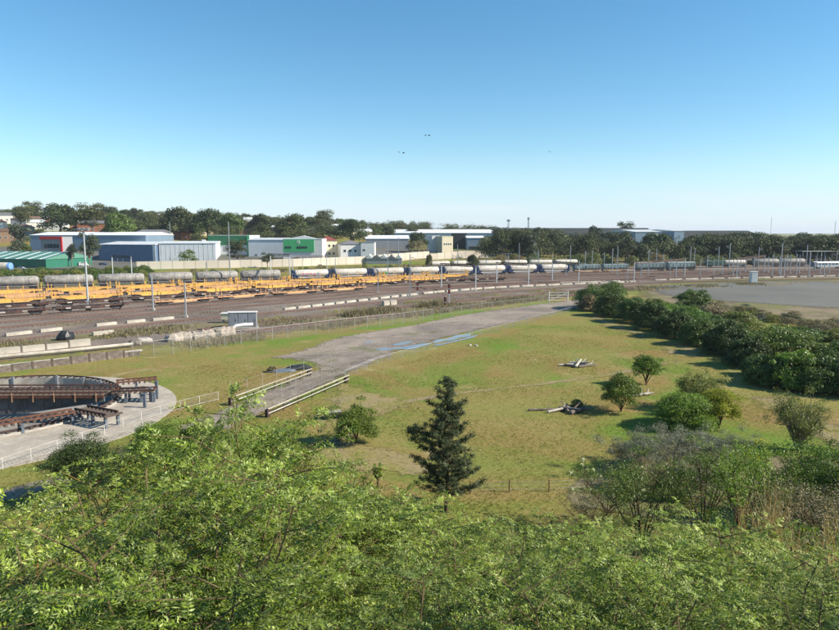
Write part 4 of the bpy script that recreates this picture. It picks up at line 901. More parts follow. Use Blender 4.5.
# ------------------------------------------------------------------ concrete noise wall in panels
def panel_wall(name, lab, pts, hts, step, cat, mat='wall_panel_concrete', post='weathered_concrete', thick=.18, gaps=()):
    t = thing(name, lab, cat, (0, 0, 0)); pl = np.array(pts, float); L = arclen(pl)[-1]; n_ = int(L/step); pr = None
    for k in range(n_):
        if k in gaps: continue
        p, a = at_s(pl, k*step); q, _ = at_s(pl, (k+1)*step-.02); h = np.interp(k/n_, np.linspace(0, 1, len(hts)), hts)
        d = math.hypot(*(q-p)); m_ = (p+q)/2; z = float(ground_z(*m_))
        if pr is None: pr = MB().box((0, 0, .5), (1, 1, 1)).build('panel', mat, t); o = pr; pst = MB().box((0, 0, .5), (1, 1, 1)).build('post', post, t); s = pst
        else: o = pr.copy(); C.objects.link(o); s = pst.copy(); C.objects.link(s)
        o.location = (m_[0], m_[1], z-.2); o.rotation_euler = (0, 0, math.atan2(q[1]-p[1], q[0]-p[0])); o.scale = (d-.24, thick, h+.2+rnd.uniform(-.05, .05)*(5 if thick > .2 else 1))
        s.location = (p[0], p[1], z-.2); s.rotation_euler = o.rotation_euler; s.scale = (.26, thick+.12, h+.3)
    return t
panel_wall('noise_wall', 'long beige concrete panel wall behind the tank wagons', [P(137, 269.5), P(220, 268), P(300, 266.3), P(380, 263.5), P(432, 261)], [4.3, 4.3, 4.6, 5, 4.6], 6.0, 'concrete wall')
panel_wall('noise_wall', 'shorter beige concrete wall beside the cream block', [P(430, 262), P(462, 261), P(495, 260.4)], [4.0, 5.0, 4.8], 6.0, 'concrete wall')
# ------------------------------------------------------------------ white blocks along the track
blk = None
def wblocks(a_px, l, sz, lab, grp, gap=.9, mat='white_concrete', skip=()):
    pl = catmull(pp(a_px), 8); L = arclen(pl)[-1]; s = 0; i = 0
    while s+l < L:
        q = l*rnd.uniform(.85, 1.1); p, a = at_s(pl, s+q/2)
        if i not in skip:
            o = MB().prism([(-q/2, 0), (q/2, 0), (q/2, sz[1]), (q/2-.08, sz[1]+.05), (-q/2+.08, sz[1]+.05), (-q/2, sz[1])], 'y', -sz[0]/2, sz[0]/2).build('concrete_block', mat, None, (p[0], p[1], .02), a+rnd.uniform(-.02, .02))
            tag(o, lab+', %s from the left' % ORD[min(i, 21)], 'concrete block', grp)
        s += q+gap*rnd.uniform(.6, 1.5); i += 1
wblocks([(-30, 341), (0, 337), (90, 327), (178, 318.5)], 4.6, (.75, .55), 'white concrete block in the left run of the dashed line', 'left run of white blocks', 1.6, skip=(3,))
wblocks([(284, 310), (320, 306), (345, 303), (375, 299.5), (405, 296), (425, 294)], 3.9, (.7, .5), 'white concrete block in the middle run of the dashed line', 'middle run of white blocks', .9)
wblocks([(423, 294), (450, 291.5), (500, 287.8), (560, 285), (600, 283.5), (640, 281.8)], 5.2, (.8, .5), 'white concrete block in front of the portal gantries', 'run of white blocks before the gantries', .9)
wblocks([(655, 280.4), (700, 279.2), (760, 278), (839, 276.2), (900, 275)], 6.0, (.8, .45), 'white concrete block in the right run of the dashed line', 'right run of white blocks', 1.2)
wblocks([(93, 335.8), (132, 331.5)], 4.3, (.7, .7), 'white block in weeds nearer than the dashed line', 'pair of white blocks in the weeds', 1.4)
wblocks([(383, 305.6), (400, 304)], 2.2, (1.0, 1.2), 'squat white concrete block in the weeds left of the signals', 'pair of squat blocks', .5)
wblocks([(560, 283), (600, 282), (628, 281)], 9, (.6, .4), 'low white slab edge behind the large round hedge bush', 'white slab edge', .4)
# low white wall with dark gaps and troughs at the left
panel_wall('low_white_wall', 'low crumbling white concrete wall with dark gaps at the left below the tracks', [P(-30, 357), P(0, 354.5), P(50, 349.5), P(110, 343)], [1.0, 1.2, 1.2, .9], 3.6, 'low wall', 'white_concrete', 'dead_wood', .4)
b = MB(); b.tube([(*P(-40, 364), .55), (*P(0, 360), .55), (*P(60, 354.5), .55), (*P(133, 347), .55)], .28, 8)
tag(b.build('pipe', 'white_concrete'), 'long white pipe lying below the crumbling white wall', 'pipe')
b = MB(); b.tube([(*P(-40, 373), .35), (*P(0, 368.5), .35), (*P(80, 359.5), .35), (*P(142, 352.5), .35)], .22, 8)
tag(b.build('pipe', 'weathered_concrete'), 'grey conduit running above the grass at the left, nearer than the white pipe', 'pipe')
panel_wall('sleeper_wall', 'low dark timber retaining wall above the green strip at the left', [P(-30, 377), P(0, 373), P(80, 363), P(143, 355)], [.9, 1.0, 1.2, .8], 2.6, 'retaining wall', 'dead_wood', 'sleeper_wood', .25)
# boulders / rubble heaps
def rock(lab, x, y, sx, sy, sz, mat='rubble', name='rubble_block'):
    b = MB(); g = random.Random(int(x*31+y*17)); n_ = 11; rings = [(0, 1.0), (.35, 1.08), (.75, .9), (1.0, .5)]; vs = []
    ph = [g.uniform(.6, 1.2) for _ in range(n_)]
    for z, r_ in rings:
        for k in range(n_): a = 2*math.pi*k/n_; q = r_*ph[k]*g.uniform(.9, 1.1); vs.append((sx*q*math.cos(a), sy*q*math.sin(a), sz*(z+g.uniform(-.14, .14))-.1))
    fs = [(i*n_+k, i*n_+(k+1) % n_, (i+1)*n_+(k+1) % n_, (i+1)*n_+k) for i in range(3) for k in range(n_)]+[tuple(3*n_+k for k in range(n_))]
    b.add(vs, fs); return tag(b.build(name, mat, None, (x, y, 0), g.uniform(0, .6)), lab, 'rubble')
for px, py, a, c, lab in [(176, 341, 2.6, 1.6, 'pale rubble lump, leftmost of the heap left of the relay cabinets'), (184, 340, 2.4, 1.7, 'pale rubble lump in the left half of the heap by the chain-link fence'), (196, 339, 2.2, 1.5, 'grey rubble lump in the middle of the heap by the chain-link fence'), (208, 337, 2.6, 1.7, 'brownish rubble lump in the right half of the heap'), (222, 336, 3.0, 1.9, 'largest brown rubble lump right before the relay cabinets'), (231, 334.5, 1.6, 1.7, 'small rubble lump touching the white curved pipe')]:
    x, y = P(px, py); rock(lab, x, y, a*.8, 1.2, c*.9, 'rubble')
x, y = P(67, 340); rock('black dumped heap in the weeds above the white wall at the left', x, y, 1.5, 1, 1.7, 'black_plastic', 'dumped_heap')
x, y = P(136, 345); rock('dark stump at the right end of the crumbling white wall', x, y, 1.2, .9, 1.2, 'dead_wood', 'stump')
x, y = P(143, 342); rock('grey stone slab beside the dark stump left of the rubble', x, y, 1.8, .8, .9, 'weathered_concrete')
b = MB(); x, y = P(242, 332); b.tube([(-2.2, 0, .6), (-1.2, 0, 1.3), (.5, 0, 1.45), (2.2, .2, 1.4)], .35, 10); tag(b.build('pipe', 'white_paint', None, (x, y, 0), .4), 'short white curved pipe in front of the relay cabinets', 'pipe')
# relay cabinets
x, y = P(243, 328); t = thing('relay_cabinet', 'group of tall silver relay cabinets with blue-grey doors beside the track', 'equipment cabinet', (x, y, 0), .15)
for k in range(3):
    cb = MB().box((-1.95+k*1.95, 0, 1.75), (1.88, 1.2, 3.1)).build('cabinet', 'galvanised_steel', t); MB().box((-1.95+k*1.95, -.62, 1.75), (1.6, .06, 2.8)).build('door', 'dull_steel', cb); MB().box((-1.35+k*1.95, -.68, 1.75), (.06, .06, .4)).build('handle', 'black_paint', cb)
MB().box((0, 0, .1), (6.3, 1.8, .22)).build('plinth', 'weathered_concrete', t); MB().box((0, 0, 3.4), (6.1, 1.5, .14)).build('roof', 'white_paint', t)
x, y = P(228, 323); t = thing('equipment_box', 'low pale box on legs with a sloping lid left of the silver cabinets', 'equipment box', (x, y, 0)); MB().box((0, 0, 1.5), (2.6, 1.4, 1.3)).build('box', 'cream_wall', t); MB().box((0, 0, 2.25), (3.0, 1.7, .12), taper=.9).build('lid', 'white_paint', t)
for q in (-1, 1): MB().box((q, 0, .45), (.15, 1.2, .9)).build('leg', 'dull_steel', t)
x, y = P(753, 283); t = thing('white_cabinet', 'white upright equipment cabinet standing alone at the edge of the asphalt lot', 'equipment cabinet', (x, y, 0)); MB().box((0, 0, 2.2), (2.6, 1.6, 4.4)).build('cabinet', 'white_paint', t); MB().box((0, -.84, 2.2), (2.0, .06, 3.8)).build('door', 'roof_pale', t); MB().box((0, 0, 4.5), (3, 1.9, .18)).build('roof', 'white_paint', t)
# white site gate
x, y = P(565, 301.5); t = thing('gate', 'white boom-braced farm gate where the dirt road meets the tracks', 'gate', (x-2, y, 0), .1)
b = MB()
for z in (.4, 1.1, 1.9, 2.6): MB().tube([(-2.6, 0, z), (2.8, 0, z)], .06).build('gate_rail', 'white_paint', t)
MB().beam((-2.6, 0, .4), (2.8, 0, 2.6), .14, .1).build('brace', 'white_paint', t)
for q in (-2.7, 2.9): MB().box((q, 0, 1.5), (.22, .22, 3.0)).build('post', 'white_paint', t)
# ------------------------------------------------------------------ fences
def mesh_mat():
    m, n, p, o = new_mat('chain_link')
    tc = nd(n, 'ShaderNodeNewGeometry').outputs['Position']
    p.inputs['Base Color'].default_value = (.36, .36, .36, 1); p.inputs['Roughness'].default_value = .5; p.inputs['Metallic'].default_value = .3
mesh_mat()
def wire_fence(lab, pts, H, step, post='galvanised_steel', rails=(), wires=0, name='wire_fence', net=0, pr_=.035, rail_mat='galvanised_steel', rail_r=.03, cat='fence', barb=False, net_mat='chain_link'):
    t = thing(name, lab, cat, (0, 0, 0)); pl = np.array(pts, float); L = arclen(pl)[-1]; n_ = max(2, int(L/step)); p0 = None; ps = []
    for k in range(n_+1):
        p, a = at_s(pl, min(k*step, L)); z = float(ground_z(*p)); ps.append((p[0], p[1], z))
        if k >= 298: continue
        if p0 is None: b = MB().tube([(0, 0, 0), (0, 0, H)], pr_, 5); (b.tube([(0, 0, H), (.25, -.25, H+.4)], pr_*.8, 5) if barb else 0); o = p0 = b.build('post', post, t)
        else: o = p0.copy(); C.objects.link(o)
        o.location = (p[0], p[1], z); o.rotation_euler = (0, 0, a)
    for z in rails: MB().tube([(p[0], p[1], p[2]+z) for p in ps], rail_r, 5).build('rail', rail_mat, t)
    if wires or net:
        b = MB()
        for k in range(wires): 
            z = H*(k+1)/(wires+.5); b.tube([(p[0], p[1], p[2]+z) for p in ps], .008, 3)
        if net:
            for i in range(len(ps)-1):
                a_, c_ = Vector(ps[i]), Vector(ps[i+1]); d = c_-a_; hN = H*.95; m_ = max(2, int(d.length/net)); s_ = d/m_; hh = s_.length
                nz = int(hN/hh)
                for q in range(-nz, m_):
                    for sg in (0, 1):
                        i0 = max(q, 0); i1 = min(q+nz, m_)
                        if i1 <= i0: continue
                        z0 = (i0-q)*hh; z1 = (i1-q)*hh
                        if sg: z0, z1 = hN-z0, hN-z1
                        A_ = a_+s_*i0+Vector((0, 0, z0)); B_ = a_+s_*i1+Vector((0, 0, z1)); w_ = .007 if net < .4 else .011
                        up = Vector((0, 0, w_)); sd_ = d.normalized()*w_
                        b.add([A_-sd_, A_+sd_, B_+sd_, B_-sd_], [(0, 1, 2, 3)])
        o = b.build('wire_mesh', net_mat, t); o['kind'] = 'stuff'
    return t
wire_fence('tall chain-link fence with leaning top arms between the grass and the tracks at the left', pp([(133, 357), (160, 356), (200, 350), (240, 344.5), (300, 337), (345, 331), (400, 325), (440, 319)]), 2.6, 3.2, barb=True, wires=2, net=.5, rails=(2.55,), rail_r=.02, name='chain_link_fence')
wire_fence('chain-link fence along the upper side of the dirt road', pp([(440, 319), (480, 313), (520, 308), (556, 303.5)]), 2.4, 4.0, wires=2, net=.7, rails=(2.35,), rail_r=.02, name='chain_link_fence')
wire_fence('low two-rail white pipe fence with mesh curving round the turntable apron', pp([(-60, 492), (0, 470.5), (50, 453.5), (100, 437), (135, 423), (165, 413.5), (200, 404.5), (229, 397.5)]), 1.05, 2.6, 'white_paint', (1.02, .12), 0, 'guard_fence', .3, .022, 'weathered_concrete', .028)
wire_fence('long low pipe fence along the lower edge of the dirt road', pp([(345, 378), (375, 365), (420, 352), (480, 335.5), (545, 318.5), (590, 306)]), 1.1, 3.4, 'galvanised_steel', (1.06,), 0, 'pipe_fence', .3, .04, 'galvanised_steel', .03)
wire_fence('row of thin white fence posts with wires crossing the white beams', pp([(231, 404), (263, 393), (298, 381), (340, 369)]), 2.7, 2.9, 'weathered_concrete', (), 4, 'post_and_wire_fence', 0, .028)
wire_fence('row of thin white fence posts with wires on the lower side of the gravel strip', pp([(282, 405), (311, 392), (345, 378)]), 2.7, 3.1, 'weathered_concrete', (), 4, 'post_and_wire_fence', 0, .028)
wire_fence('broken wire fence on leaning timber posts in front of the conifer', pp([(470, 494), (500, 492), (530, 493), (570, 491), (640, 487)]), 1.0, 3.1, 'rust', (), 3, 'wire_fence', 0, .05)
wire_fence('old galvanised panel fence behind the bush at the bottom left', pp([(44, 520), (58, 515), (80, 508)]), 1.6, 1.2, 'galvanised_steel', (1.5, .2), 3, 'panel_fence', .16, .03)
wire_fence('dark palisade fence line below the tree belt', [P(520, 265.5), P(620, 264.5), P(740, 263.6), P(880, 263)], 2.6, 4.0, 'dull_steel', (2.5, .4), 0, 'palisade_fence', 0, .08, 'dull_steel', .06)
# white beams by the road
def beam_pair(lab, A, B, z):
    x0, y0 = P(*A, z); x1, y1 = P(*B, z); L = math.hypot(x1-x0, y1-y0)
    t = thing('white_beam_railing', lab, 'railing', (x0, y0, 0), math.atan2(y1-y0, x1-x0))
    for zz in (z, z-.5): 
        MB().box((L/2, 0, zz), (L, .10, .11)).build('beam', 'white_concrete', t)
    k = 0
    while k <= L+.1:
        MB().box((min(k, L-.1), .12, (z)/2), (.08, .08, z)).build('support', 'dark_rust', t); k += L/6
    for q in (.35, L-.35): MB().box((q, .3, .45), (.5, .4, .8)).build('end_block', 'dark_rust', t)
beam_pair('upper pair of long white beams along the gravel strip, the farther railing', (231, 397.5), (312, 368.5), 1.0)
beam_pair('lower pair of long white beams along the gravel strip, the nearer railing', (268, 409), (349, 375), 1.0)
# debris: tarpaulin, dark bench-like frame
x, y = P(299, 369.5); rock('crumpled black tarpaulin heap behind the farther white beam railing', x, y, 2.4, 1.0, .8, 'black_plastic', 'tarpaulin_heap')
x, y = P(284, 371.5); rock('low grey-green tarpaulin fold beside the black heap', x, y, 1.9, .8, .5, 'blue_grey_steel', 'tarpaulin_heap')
x, y = P(332, 418); t = thing('trailer_frame', 'small dark trailer frame with pale top lying left of the round bush', 'trailer', (x, y, 0), .3); MB().box((0, 0, .55), (2.0, 1.0, .22)).build('bed', 'black_paint', t); MB().box((.2, 0, .72), (1.5, .8, .08)).build('cover', 'weathered_concrete', t)
for q in (-.6, .6): MB().tube([(q, -.6, .3), (q, -.45, .3)], .3, 12).build('wheel', 'black_plastic', t)
MB().beam((-1, 0, .5), (-2.0, 0, .3), .1, .1).build('drawbar', 'black_paint', t)
# logs
def logs(name, px, py, defs, group, labs):
    x0, y0 = P(px, py)
    for (dx, dy, L, r_, a, tilt, mt), lab in zip(defs, labs):
        g = random.Random(lab); b = MB(); pts = []; n_ = 6
        for k in range(n_+1): q = k/n_-.5; pts.append((q*L, g.uniform(-.05, .05)*L*.4, r_*.9+(q+.5)*L*math.sin(tilt)))
        b.tube(pts, [r_*(1.1-.5*k/n_)*g.uniform(.9, 1.1) for k in range(n_+1)], 7)
        q = MB().tube([pts[4], (pts[4][0]+.5*r_*4, r_*4, pts[4][2]+r_*3)], [r_*.5, r_*.2], 5)
        t = b.build(name, mt, None, (x0+dx, y0+dy, .02), a); tag(t, lab, 'log', group); q.build('branch_stub', mt, t)
logs('log', 578, 366.5, [(-1.2, .4, 3.2, .17, .1, .05, 'bleached_wood'), (.3, .7, 3.0, .2, -.5, .15, 'bleached_wood'), (1.4, .2, 2.8, .18, -.35, .05, 'bleached_wood'), (.0, -.1, 2.4, .2, 1.0, .3, 'bleached_wood'), (-1.0, -.2, 2.4, .2, -.4, 0, 'dead_wood'), (.8, -.5, 2.2, .2, .5, 0, 'dead_wood')], 'bleached log pile on the grass',
     ['left bleached log of the pale pile in the middle of the field', 'long bleached log at the back of the pale pile', 'right bleached log of the pale pile', 'upright tilted bleached log in the middle of the pale pile', 'dark log under the left side of the pale pile', 'dark log in front of the pale pile'])
logs('log', 568, 412.5, [(-2.6, .8, 3.4, .14, .12, 0, 'dead_wood'), (-.8, .3, 3.2, .16, .35, .1, 'bleached_wood'), (.2, .1, 2.4, .25, -.6, .1, 'dead_wood'), (.9, -.2, 2.2, .22, .7, 0, 'dead_wood'), (1.3, .3, 2.4, .2, -.2, .1, 'dead_wood'), (0, .5, 1.8, .2, 1.4, .2, 'dead_wood')], 'dark log heap under the small bush',
     ['long thin dark branch pointing left from the dark log heap', 'pale bleached branch leaning on the dark log heap', 'thick dark log in the middle of the dark log heap', 'dark log in front of the small grey bush', 'dark log on the right of the dark log heap', 'crosswise dark log at the back of the dark log heap'])
logs('log', 642, 396, [(-.3, 0, 2.6, .2, .35, 0, 'bleached_wood'), (.4, .15, 2.2, .18, .1, .05, 'bleached_wood')], 'bleached logs right of the small tree', ['pale log lying just right of the small round tree trunk', 'second pale log lying against the first right of the small tree'])
logs('log', 712, 352, [(0, 0, 1.6, .12, .2, 0, 'bleached_wood')], 'x', ['short pale branch on the grass in front of the hedge shadow'])
for px, py in ((470, 345.5), (476, 346)):
    x, y = P(px, py); rock('small white stone on the grass %s' % ('left of its twin' if px < 472 else 'right of its twin'), x, y, .35, .3, .35, 'white_concrete', 'stone')

def vehicle(lab, cat, px, py, L, H, mat, a, van=False):
    x, y, z = G(px, py); t = thing('van' if van else 'parked_car', lab, cat, (x, y, z), a); w_ = 1.8
    pr_ = [(-L/2, .35), (L/2, .35), (L/2, .85), (L/2-.9, 1.0), (L/2-(1.3 if van else 1.7), H), (-L/2+(.1 if van else .7), H), (-L/2, 1.0)]
    MB().prism(pr_, 'y', -w_/2, w_/2).build('body', mat, t)
    for s_ in (-1, 1): MB().box((-.1, s_*(w_/2+.01), H-.32), (L*.45, .04, .4)).build('window', 'window_glass', t)
    for dx in (-L*.32, L*.32):
        for s_ in (-1, 1): MB().tube([(dx, s_*(w_/2-.2), .34), (dx, s_*(w_/2+.02), .34)], .34, 12).build('wheel', 'black_plastic', t)
vehicle('white van parked between the green shed and the blue warehouse', 'van', 84, 266.5, 5.2, 2.4, 'white_paint', .2, True)
vehicle('small dark car parked at the left corner of the blue warehouse', 'car', 103, 265.5, 4.3, 1.45, 'navy_paint', .1)
vehicle('silver car parked in front of the green shed doors', 'car', 22, 270, 4.3, 1.45, 'galvanised_steel', 0)
vehicle('white car parked before the white warehouse wall', 'car', 168, 265, 4.3, 1.45, 'white_paint', 1.2)
vehicle('red car parked in front of the white hall', 'car', 262, 264.6, 4.3, 1.45, 'signal_red', .1)
# ------------------------------------------------------------------ foliage generators
def leafcloud(g, lobes, n, size, aspect=.45, up=.25, shell=.55, jit=.35, droop=0):
    L = np.array(lobes, float); wgt = (L[:, 3]*L[:, 4]+L[:, 3]*L[:, 5]); wgt /= wgt.sum()
    k = g.choice(len(L), n, p=wgt); d = g.normal(size=(n, 3)); d /= np.linalg.norm(d, axis=1)[:, None]
    low = d[:, 2] < -.35; d[low, 2] *= -.5
    r = shell+(1.05-shell)*g.rand(n)**.7; r *= 1+.10*np.sin(d[:, 0]*9+k*2.1)*np.cos(d[:, 1]*8+k)
    p = L[k, :3]+d*L[k, 3:6]*r[:, None]
    nrm = d+g.normal(size=(n, 3))*.7; nrm[:, 2] += up; nrm /= np.linalg.norm(nrm, axis=1)[:, None]
    t = g.normal(size=(n, 3)); t[:, 2] -= droop; u = np.cross(nrm, t) if not droop else t-nrm*(t*nrm).sum(1)[:, None]
    u /= np.linalg.norm(u, axis=1)[:, None]; v = np.cross(nrm, u)
    s = size*(1-jit+2*jit*g.rand(n)); a = u*s[:, None]*.5; b = v*(s*aspect)[:, None]*.5
    return np.stack([p-a, p+b-a*.1, p+a, p-b-a*.1], 1)
def trunk_mb(pts_list):
    b = MB()
    for pts, rr in pts_list: b.tube(pts, rr, 6)
    return b
TREES = {}
def tree_kind(key, g, H, lobes, n, size, leaf, bark, trunk_h, spread=.5, aspect=.5, **kw):
    t = thing('tree', '', 'tree'); TREES[key] = t
    b = MB(); tr = H*.022+.05; b.tube([(0, 0, -.6), (.05, .03, trunk_h*.5), (0, 0, trunk_h)], [tr*1.25, tr, tr*.8], 7)
    for l in lobes[:7]:
        b.tube([(0, 0, trunk_h*.85), (l[0]*.5, l[1]*.5, (trunk_h+l[2])*.5), (l[0]*.95, l[1]*.95, l[2])], [tr*.6, tr*.4, tr*.15], 5)
    b.build('trunk', bark, t)
    o = link('crown', quads('crown', leafcloud(g, lobes, n, size, aspect, **kw), leaf), t)
    t.location = (0, -500, -200); return t
def gum_lobes(g, H, W, k=11):
    out = []
    for i in range(k):
        a = g.rand()*6.28; r = W*.5*math.sqrt(g.rand())*.78; z = H*(.30+.60*g.rand())*(1-.12*r/W); q = W*(.17+.12*g.rand())
        out.append((r*math.cos(a), r*math.sin(a), z, q*1.15, q*1.1, q*.8))
    out.append((0, 0, H*.62, W*.25, W*.25, H*.2)); return out
def fig_lobes(g, H, W, k=15):
    out = [(0, 0, H*.45, W*.38, W*.38, H*.38)]
    for i in range(k):
        a = i*2.4+g.rand()*.6; e = g.rand(); r = W*.34*math.cos(e*1.3); z = H*(.22+.58*math.sin(e*1.3)); q = W*(.13+.08*g.rand())
        out.append((r*math.cos(a), r*math.sin(a), z, q, q, q*.85))
    return out
def bush_lobes(g, H, W, k=12):
    out = [(0, 0, H*.35, W*.40, W*.40, H*.5)]+[(W*.34*math.cos(a), W*.34*math.sin(a), H*.14, W*.16, W*.16, H*.16) for a in (0, 1.05, 2.1, 3.14, 4.2, 5.2)]
    for i in range(k):
        a = i*2.4+g.rand(); e = g.rand(); r = W*.36*math.cos(e*1.4); z = H*(.12+.66*math.sin(e*1.4)); q = W*(.12+.09*g.rand())
        out.append((r*math.cos(a), r*math.sin(a), z, q, q, q*.8*H/W*1.3))
    return out
for i in range(5):
    g = np.random.RandomState(100+i); tree_kind('gum%d' % i, g, 14, gum_lobes(g, 14, [9, 11, 8, 12, 10][i], [12, 14, 10, 15, 11][i]), 4200, .62, 'leaf_gum' if i % 2 else 'leaf_gum_blue', 'bark_grey', 4, aspect=.5, shell=.4)
for i in range(4):
    g = np.random.RandomState(200+i); tree_kind('fig%d' % i, g, 12, fig_lobes(g, 12, [15, 13, 16, 12][i]), 5200, .65, ['leaf_fig', 'leaf_gum', 'leaf_fig', 'leaf_hedge'][i], 'bark_brown', 3.0, aspect=.6, shell=.6)
for i in range(3):
    g = np.random.RandomState(300+i); tree_kind('scrub%d' % i, g, 4, bush_lobes(g, 4, [6, 7, 5][i]), 2200, .30, ['leaf_hedge', 'leaf_brownish', 'leaf_olive'][i], 'bark_brown', 1.0, aspect=.5, shell=.5)
def put_tree(kind, px, yb, yt, Y=None, lab='', cat='tree', wscale=1.0, group=None, name='tree', zb=None):
    if Y is None: x, y, z = G(px, yb)
    else:
        x, y, _ = PY(px, yb, Y); z = float(ground_z(x, y))
    h = PY(px, yt, y)[2]-z; src = TREES[kind]; H0 = {'g': 14, 'f': 12, 's': 4}[kind[0]]
    s = max(h, 1.5)/H0/.95; o = copy_tree(src, (x, y, z), rnd.uniform(0, 6.28), lab, group, scale=(s*wscale, s*wscale, s))
    o['category'] = cat; o.name = name; return o
# prominent trees, one by one
PT = [('gum3', 21, 232, 203.5, 1.0, 'twin-domed dark gum on the crest above the terracotta-roofed house at far left'), ('gum1', 33, 226, 201.5, 1.0, 'tall dark gum right of the twin-domed one on the left crest'),
 ('fig0', 61, 236, 203.5, 1.0, 'broad dark tree directly behind the grey-roofed brick house'), ('gum1', 93, 236, 203.5, 1.15, 'large spreading tree on the crest left of the centre of the suburb'),
 ('fig3', 120, 246, 211, 1.0, 'big olive-green round tree over the long blue warehouse roof'), ('gum0', 21, 262, 223, .8, 'dark grey-green she-oak standing above the left end of the green shed'),
 ('gum2', 72, 267, 241, .75, 'brown-green tree at the right gable end of the green shed'), ('gum4', 90, 270, 231, .6, 'tall dark cypress-like tree between the two left warehouses'),
 ('gum1', 110, 222, 206.5, 1.2, 'wide gum on the crest above the blue warehouse'), ('gum0', 136, 224, 207.5, 1.2, 'dark gum on the crest above the cream house'), ('fig1', 180, 240, 206, 1.0, 'tallest dark fig with a pointed top in the middle of the suburb'),
 ('fig2', 208, 240, 209, 1.0, 'wide dark fig right of the tallest one'), ('fig3', 232, 241, 213, 1.0, 'light olive round tree above the green-trimmed warehouse'), ('fig1', 262, 237, 213, .9, 'dark fig above the white hall'),
 ('fig2', 293, 243, 214, .95, 'large round olive-green fig behind the bright green office'), ('gum3', 322, 232, 208.5, 1.1, 'highest dark gum crown behind the green office'), ('fig0', 351, 246, 219, 1.1, 'black-green fig between the white-roofed houses right of the office'),
 ('gum1', 238, 266, 240, 1.0, 'dark pine-like tree before the green-trimmed warehouse'), ('scrub0', 188, 265, 248, .8, 'small dark tree in front of the white warehouse wall'), ('gum4', 267.5, 268, 252, 1.0, 'bushy tree under the portal gantry beside the concrete wall'),
 ('fig0', 418, 253, 232, .9, 'dark tree beside the white narrow block'), ('scrub1', 418, 255, 240, .9, 'bare brownish tree in front of the dark tree near the white narrow block'), ('gum0', 330, 256, 243, .7, 'small tree beside the maroon-roofed house'),
 ('fig1', 472, 271, 254, .8, 'round dark bush-tree behind the white tanks below the cream block'), ('fig0', 656, 262, 233, 1.1, 'rounded dark tree below the brown-roofed hall'), ('gum1', 624, 250, 222, .8, 'flat-topped gum standing above the tree belt'),
 ('gum0', 594, 252, 225, .8, 'slender gum with tufted top above the tree belt'), ('scrub2', 593, 267, 252, 1.0, 'yellow-green small tree behind the hopper wagons'), ('fig2', 797, 262, 248, .9, 'round dark tree left of the platform canopy'),
 ('gum3', 804, 262, 233, 1.2, 'tall bluish gum above the platform canopy'), ('fig1', 429, 270, 254, .5, 'small round tree in front of the beige concrete wall'), ('gum3', 412, 238, 226, 1.2, 'gum beside the end of the long pale-blue hall')]
for k, px, yb, yt, ws, lab in PT: put_tree(k, px, yb, yt, None, lab, wscale=ws)
SKY = [(-60, 205), (0, 209), (20, 206), (50, 211), (90, 207), (115, 208), (140, 210), (160, 212), (175, 211), (215, 212), (245, 213), (270, 214), (290, 217), (305, 216), (325, 214), (345, 219), (385, 220), (400, 220), (430, 222), (470, 222), (500, 225), (560, 229), (620, 231), (680, 233), (760, 233.5), (780, 234), (791, 237), (800, 233), (900, 234)]
def skyline(px): return float(np.interp(px, [a for a, _ in SKY], [b for _, b in SKY]))
def hill_lab(px):
    for a, s in ((60, 'among the houses at the far left'), (130, 'behind the long steel-blue warehouse'), (215, 'above the white warehouse'), (290, 'above the white hall'), (345, 'behind the green office block'), (440, 'behind the flat warehouse right of the centre'), (9999, 'on the low centre skyline')):
        if px < a: return s
WOOD = []                                 # trees that only read as a mass: joined into one woodland
def hill_spot(Yd, px):
    for a, b, hy in HY:
        if a-1.5 < px < b+1.5 and hy-60 < Yd < hy+6: return False
    for a, b, Y0, Y1 in ((28, 150, 440, 520), (90, 330, 400, 500), (320, 410, 400, 565), (40, 70, 420, 460), (390, 510, 600, 740)):
        if a < px < b and Y0 < Yd < Y1: return False
    return True
cnt = 0
for i in range(1300):                      # trees between the houses up the hill
    px = rnd.uniform(-45, 520); Yd = rnd.choice([455, 490, 525, 560, 600, 640, 680, 715])+rnd.uniform(-14, 14)
    if px > 380 and Yd < 600: continue
    if px < 66 and rnd.random() < .35: continue
    if not hill_spot(Yd, px): continue
    x = col(px, Yd, 20); z = float(ground_z(x, Yd)); h = rnd.uniform(9, 16)*(1 if px < 360 else .8)
    if px < 110 and Yd < 640: h *= .55
    sk = skyline(px)+rnd.uniform(0, 3.5); ztop = PY(px, sk, Yd)[2]; h = min(h, ztop-z)
    if h < 3.5: continue
    w_ = rnd.uniform(1.0, 1.4)*(1.3 if h < 7 else 1)
    if cnt >= 120 or (Yd > 600 and h < 9): WOOD.append((x, Yd, z, h, h*.85*w_)); continue
    kd = rnd.choice(['gum0', 'gum1', 'gum2', 'gum3', 'gum4', 'fig0', 'fig1', 'fig2', 'fig3']); s = h/({'g': 14, 'f': 12}[kd[0]])
    copy_tree(TREES[kd], (x, Yd, z), rnd.uniform(0, 6.3), 'dark leafy suburb tree '+hill_lab(px), 'suburb trees '+hill_lab(px), scale=(s*w_, s*w_, s)); cnt += 1
belt = 0
def belt_lab(px):
    for a, s in ((545, 'right of the blue loading hall'), (625, 'in front of the long dark shed'), (690, 'below the blue gable halls'), (760, 'in front of the right dark shed'), (9999, 'near the right edge')):
        if px < a: return s
